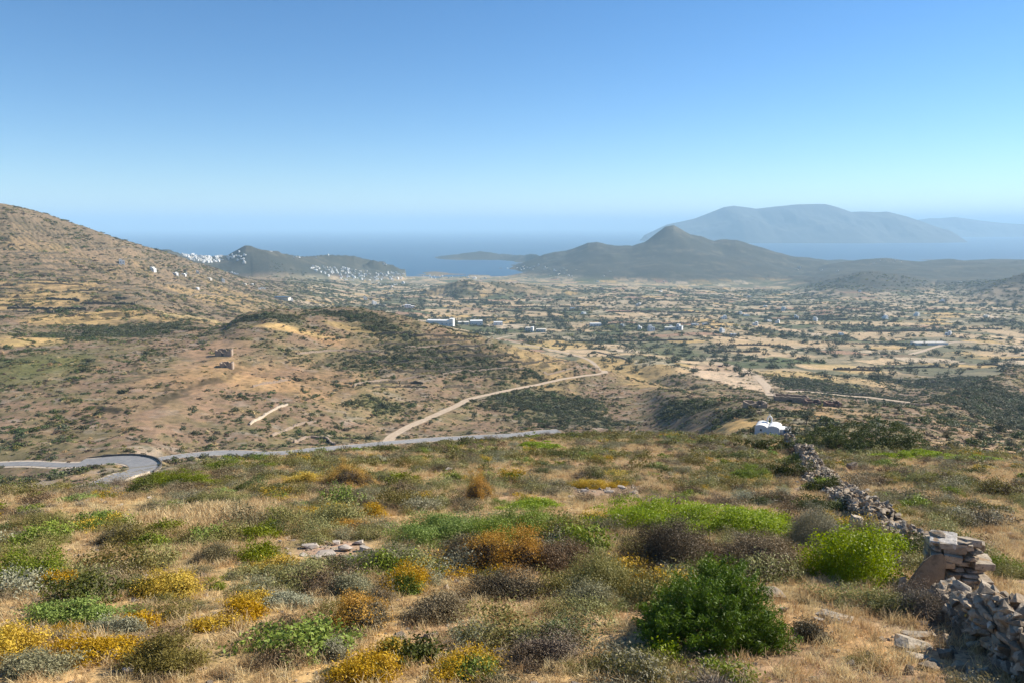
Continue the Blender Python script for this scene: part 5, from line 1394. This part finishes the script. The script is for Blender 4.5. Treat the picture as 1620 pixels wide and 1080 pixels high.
def offset_line(key, a, b, off):
    ln = roads[key][0]; s = ln[int(len(ln)*a):int(len(ln)*b)]; T_ = np.gradient(s[:, :2], axis=0); T_ /= np.linalg.norm(T_, axis=1, keepdims=True)
    return [(Vector((p[0] - t_[1]*off, p[1] + t_[0]*off, 0)), 0) for p, t_ in zip(s[::3], T_[::3])]
bl = offset_line('main_bend', .02, .52, 4.6); br_ = offset_line('main_bend', .50, .9, 4.5)
strip_wall('roadside_wall', 'dark low stone parapet round the outside of the hairpin bend', bl, .6, .35, 'darkwall', jit=.06, cat='road wall')
strip_wall('roadside_wall', 'pale low kerb wall along the near side of the hairpin bend', br_, .55, .45, 'verge', jit=.05, cat='road wall')
FW = [([(1000,572),(980,565),(940,556)],'stone field wall on the sunlit ridge above the track'),([(430,690),(470,672),(500,668)],'field wall climbing from the road, left of the track junction'),
      ([(395,672),(420,655),(455,640)],'diagonal field wall on the lower terraces, left'),([(465,700),(490,690),(520,694),(530,704)],'stone bank wall beside the road with a dark culvert'),
      ([(1250,617),(1290,619),(1340,624),(1372,625)],'long wall along the valley road behind the stone enclosure'),([(1370,631),(1420,640),(1470,640)],'field wall continuing right of the valley road'),
      ([(640,550),(700,545),(760,548)],'upper terrace wall on the dark hillside'),([(700,592),(760,586),(830,583)],'middle terrace wall on the dark hillside'),([(860,590),(900,585),(945,583)],'terrace wall just above the dirt track'),
      ([(560,610),(620,600),(690,597)],'lower terrace wall on the dark hillside'),([(470,560),(530,553),(600,556)],'terrace wall under the straw field on the hill top'),([(400,612),(430,606),(455,602)],'short terrace wall along the yellow strip')]
for k, (pts, lb) in enumerate(FW): strip_wall('field_wall', lb, pts, .9, .6, 'ruin' if k not in (2,) else 'verge', jit=.2, cat='field wall', seed=k + 3)

g = np.random.default_rng(91)
for k in range(46):
    a = g.uniform(575, 880); b = 530 + (k % 12) * 8.5 + g.uniform(-2, 2); L_ = g.uniform(35, 110)
    if b < 500 + (a - 600) * .26: continue
    strip_wall('terrace_wall', 'low dark dry stone terrace wall on the middle hillside', [(a, b), (a + L_ * .5, b - g.uniform(-1, 3)), (a + L_, b + g.uniform(-2, 3))], g.uniform(.7, 1.3), .7, 'terrace', ymin=300, jit=.25, cat='terrace wall', group='terrace walls of the middle hillside', seed=200 + k, clear=True)
for k in range(26):
    a = g.uniform(-10, 300); b = 395 + (k % 13) * 8 + g.uniform(-2, 2); L_ = g.uniform(50, 130)
    if b < 335 + a * .30: continue
    strip_wall('terrace_wall', 'long thin terrace wall across the left mountain side', [(a, b), (a + L_ * .5, b + g.uniform(-1, 2)), (a + L_, b + g.uniform(0, 4))], g.uniform(1.2, 2.0), 1.0, 'terrace', ymin=480, jit=.25, cat='terrace wall', group='terrace walls of the left mountain', seed=300 + k, clear=True)
for k in range(44):
    a = g.uniform(640, 1560); b = 466 + (g.random() ** 1.2) * 125; L_ = g.uniform(50, 170)
    if b > 500 and a < 700 + (b - 500) * 4.5: continue
    strip_wall('field_wall', 'thin dark wall between fields of the plain', [(a, b), (a + L_ * .5, b + g.uniform(-1, 1)), (a + L_, b + g.uniform(-3, 3))], g.uniform(1.2, 2.2), 1.2, 'terrace', ymin=560, jit=.3, cat='field wall', group='field walls of the plain', seed=400 + k, clear=True)

# vehicle parked on the dirt lot
def car(px, py, label, mt, rz, ymin, name='parked_car'):
    p = G(px, py, ymin); o = thing(name, label, 'car', (p.x, p.y, p.z + .05), rz)
    def body(bm):
        pr = [(-2.2,.35),(-2.2,.85),(-1.3,1.0),(-.8,1.5),(.9,1.52),(1.5,1.0),(2.2,.9),(2.25,.35)]
        f = [bm.verts.new((x, -.85, z)) for x, z in pr]; b = [bm.verts.new((x, .85, z)) for x, z in pr]
        bm.faces.new(f); bm.faces.new(b[::-1])
        for k in range(len(pr)): bm.faces.new((f[k], b[k], b[(k+1) % len(pr)], f[(k+1) % len(pr)]))
        bmesh.ops.recalc_face_normals(bm, faces=bm.faces)
    bmo('body', body, [M[mt]], o, .05)
    bmo('window', lambda bm: box(bm, -.75, .95, -.875, .875, 1.02, 1.42), [M['glass']], o)
    for x in (-1.4, 1.4):
        for y in (-.8, .8):
            def whl(bm, x=x, y=y):
                r = bmesh.ops.create_cone(bm, cap_ends=True, segments=14, radius1=.33, radius2=.33, depth=.22); bmesh.ops.rotate(bm, verts=r['verts'], cent=(0,0,0), matrix=Matrix.Rotation(math.pi/2, 3, 'X')); bmesh.ops.translate(bm, verts=r['verts'], vec=(x, y, .33))
            bmo('wheel', whl, [M['rubber']], o)
car(1139, 580, 'dark red vehicle parked on the dirt lot at the near end of the plain', 'car', R(8), 420)
# utility pole rising from the spur
def pole(px, py, h, label):
    p = G(px, py, 200); o = thing('utility_pole', label, 'utility pole', p)
    def f(bm): limb_bm(bm, (0,0,-.5), (0,0,h), .13, .08, 8)
    bmo('pole', f, [M['bark']], o); bmo('crossarm', lambda bm: box(bm, -.9, .9, -.06, .06, h - .5, h - .38), [M['bark']], o)
pole(1235, 622, 10.5, 'thin tall utility pole beside the pale road end')

# ------------------------------------------------------------------ haze: one closed box of even air round the scene
def haze_box():
    L = 131000.0; z0, z1 = -34.0, 592.0
    V = [(x, y, z) for z in (z0, z1) for y in (-L, L) for x in (-L, L)]
    F = [(0, 2, 3, 1), (4, 5, 7, 6), (0, 1, 5, 4), (2, 6, 7, 3), (0, 4, 6, 2), (1, 3, 7, 5)]
    m = bpy.data.materials.new('haze'); m.use_nodes = True
    t = m.node_tree; t.nodes.remove(t.nodes['Principled BSDF'])
    v = t.nodes.new('ShaderNodeVolumePrincipled')
    v.inputs['Color'].default_value = (*HAZE_COLOR, 1); v.inputs['Density'].default_value = HAZE_DENSITY
    v.inputs['Anisotropy'].default_value = 0.0
    t.links.new(v.outputs[0], t.nodes['Material Output'].inputs['Volume'])
    o = new_obj('haze', mesh_np('haze', V, F, [m])); tag(o, kind='stuff')
    o['label'] = 'pale blue haze over the valley and the sea'
haze_box()
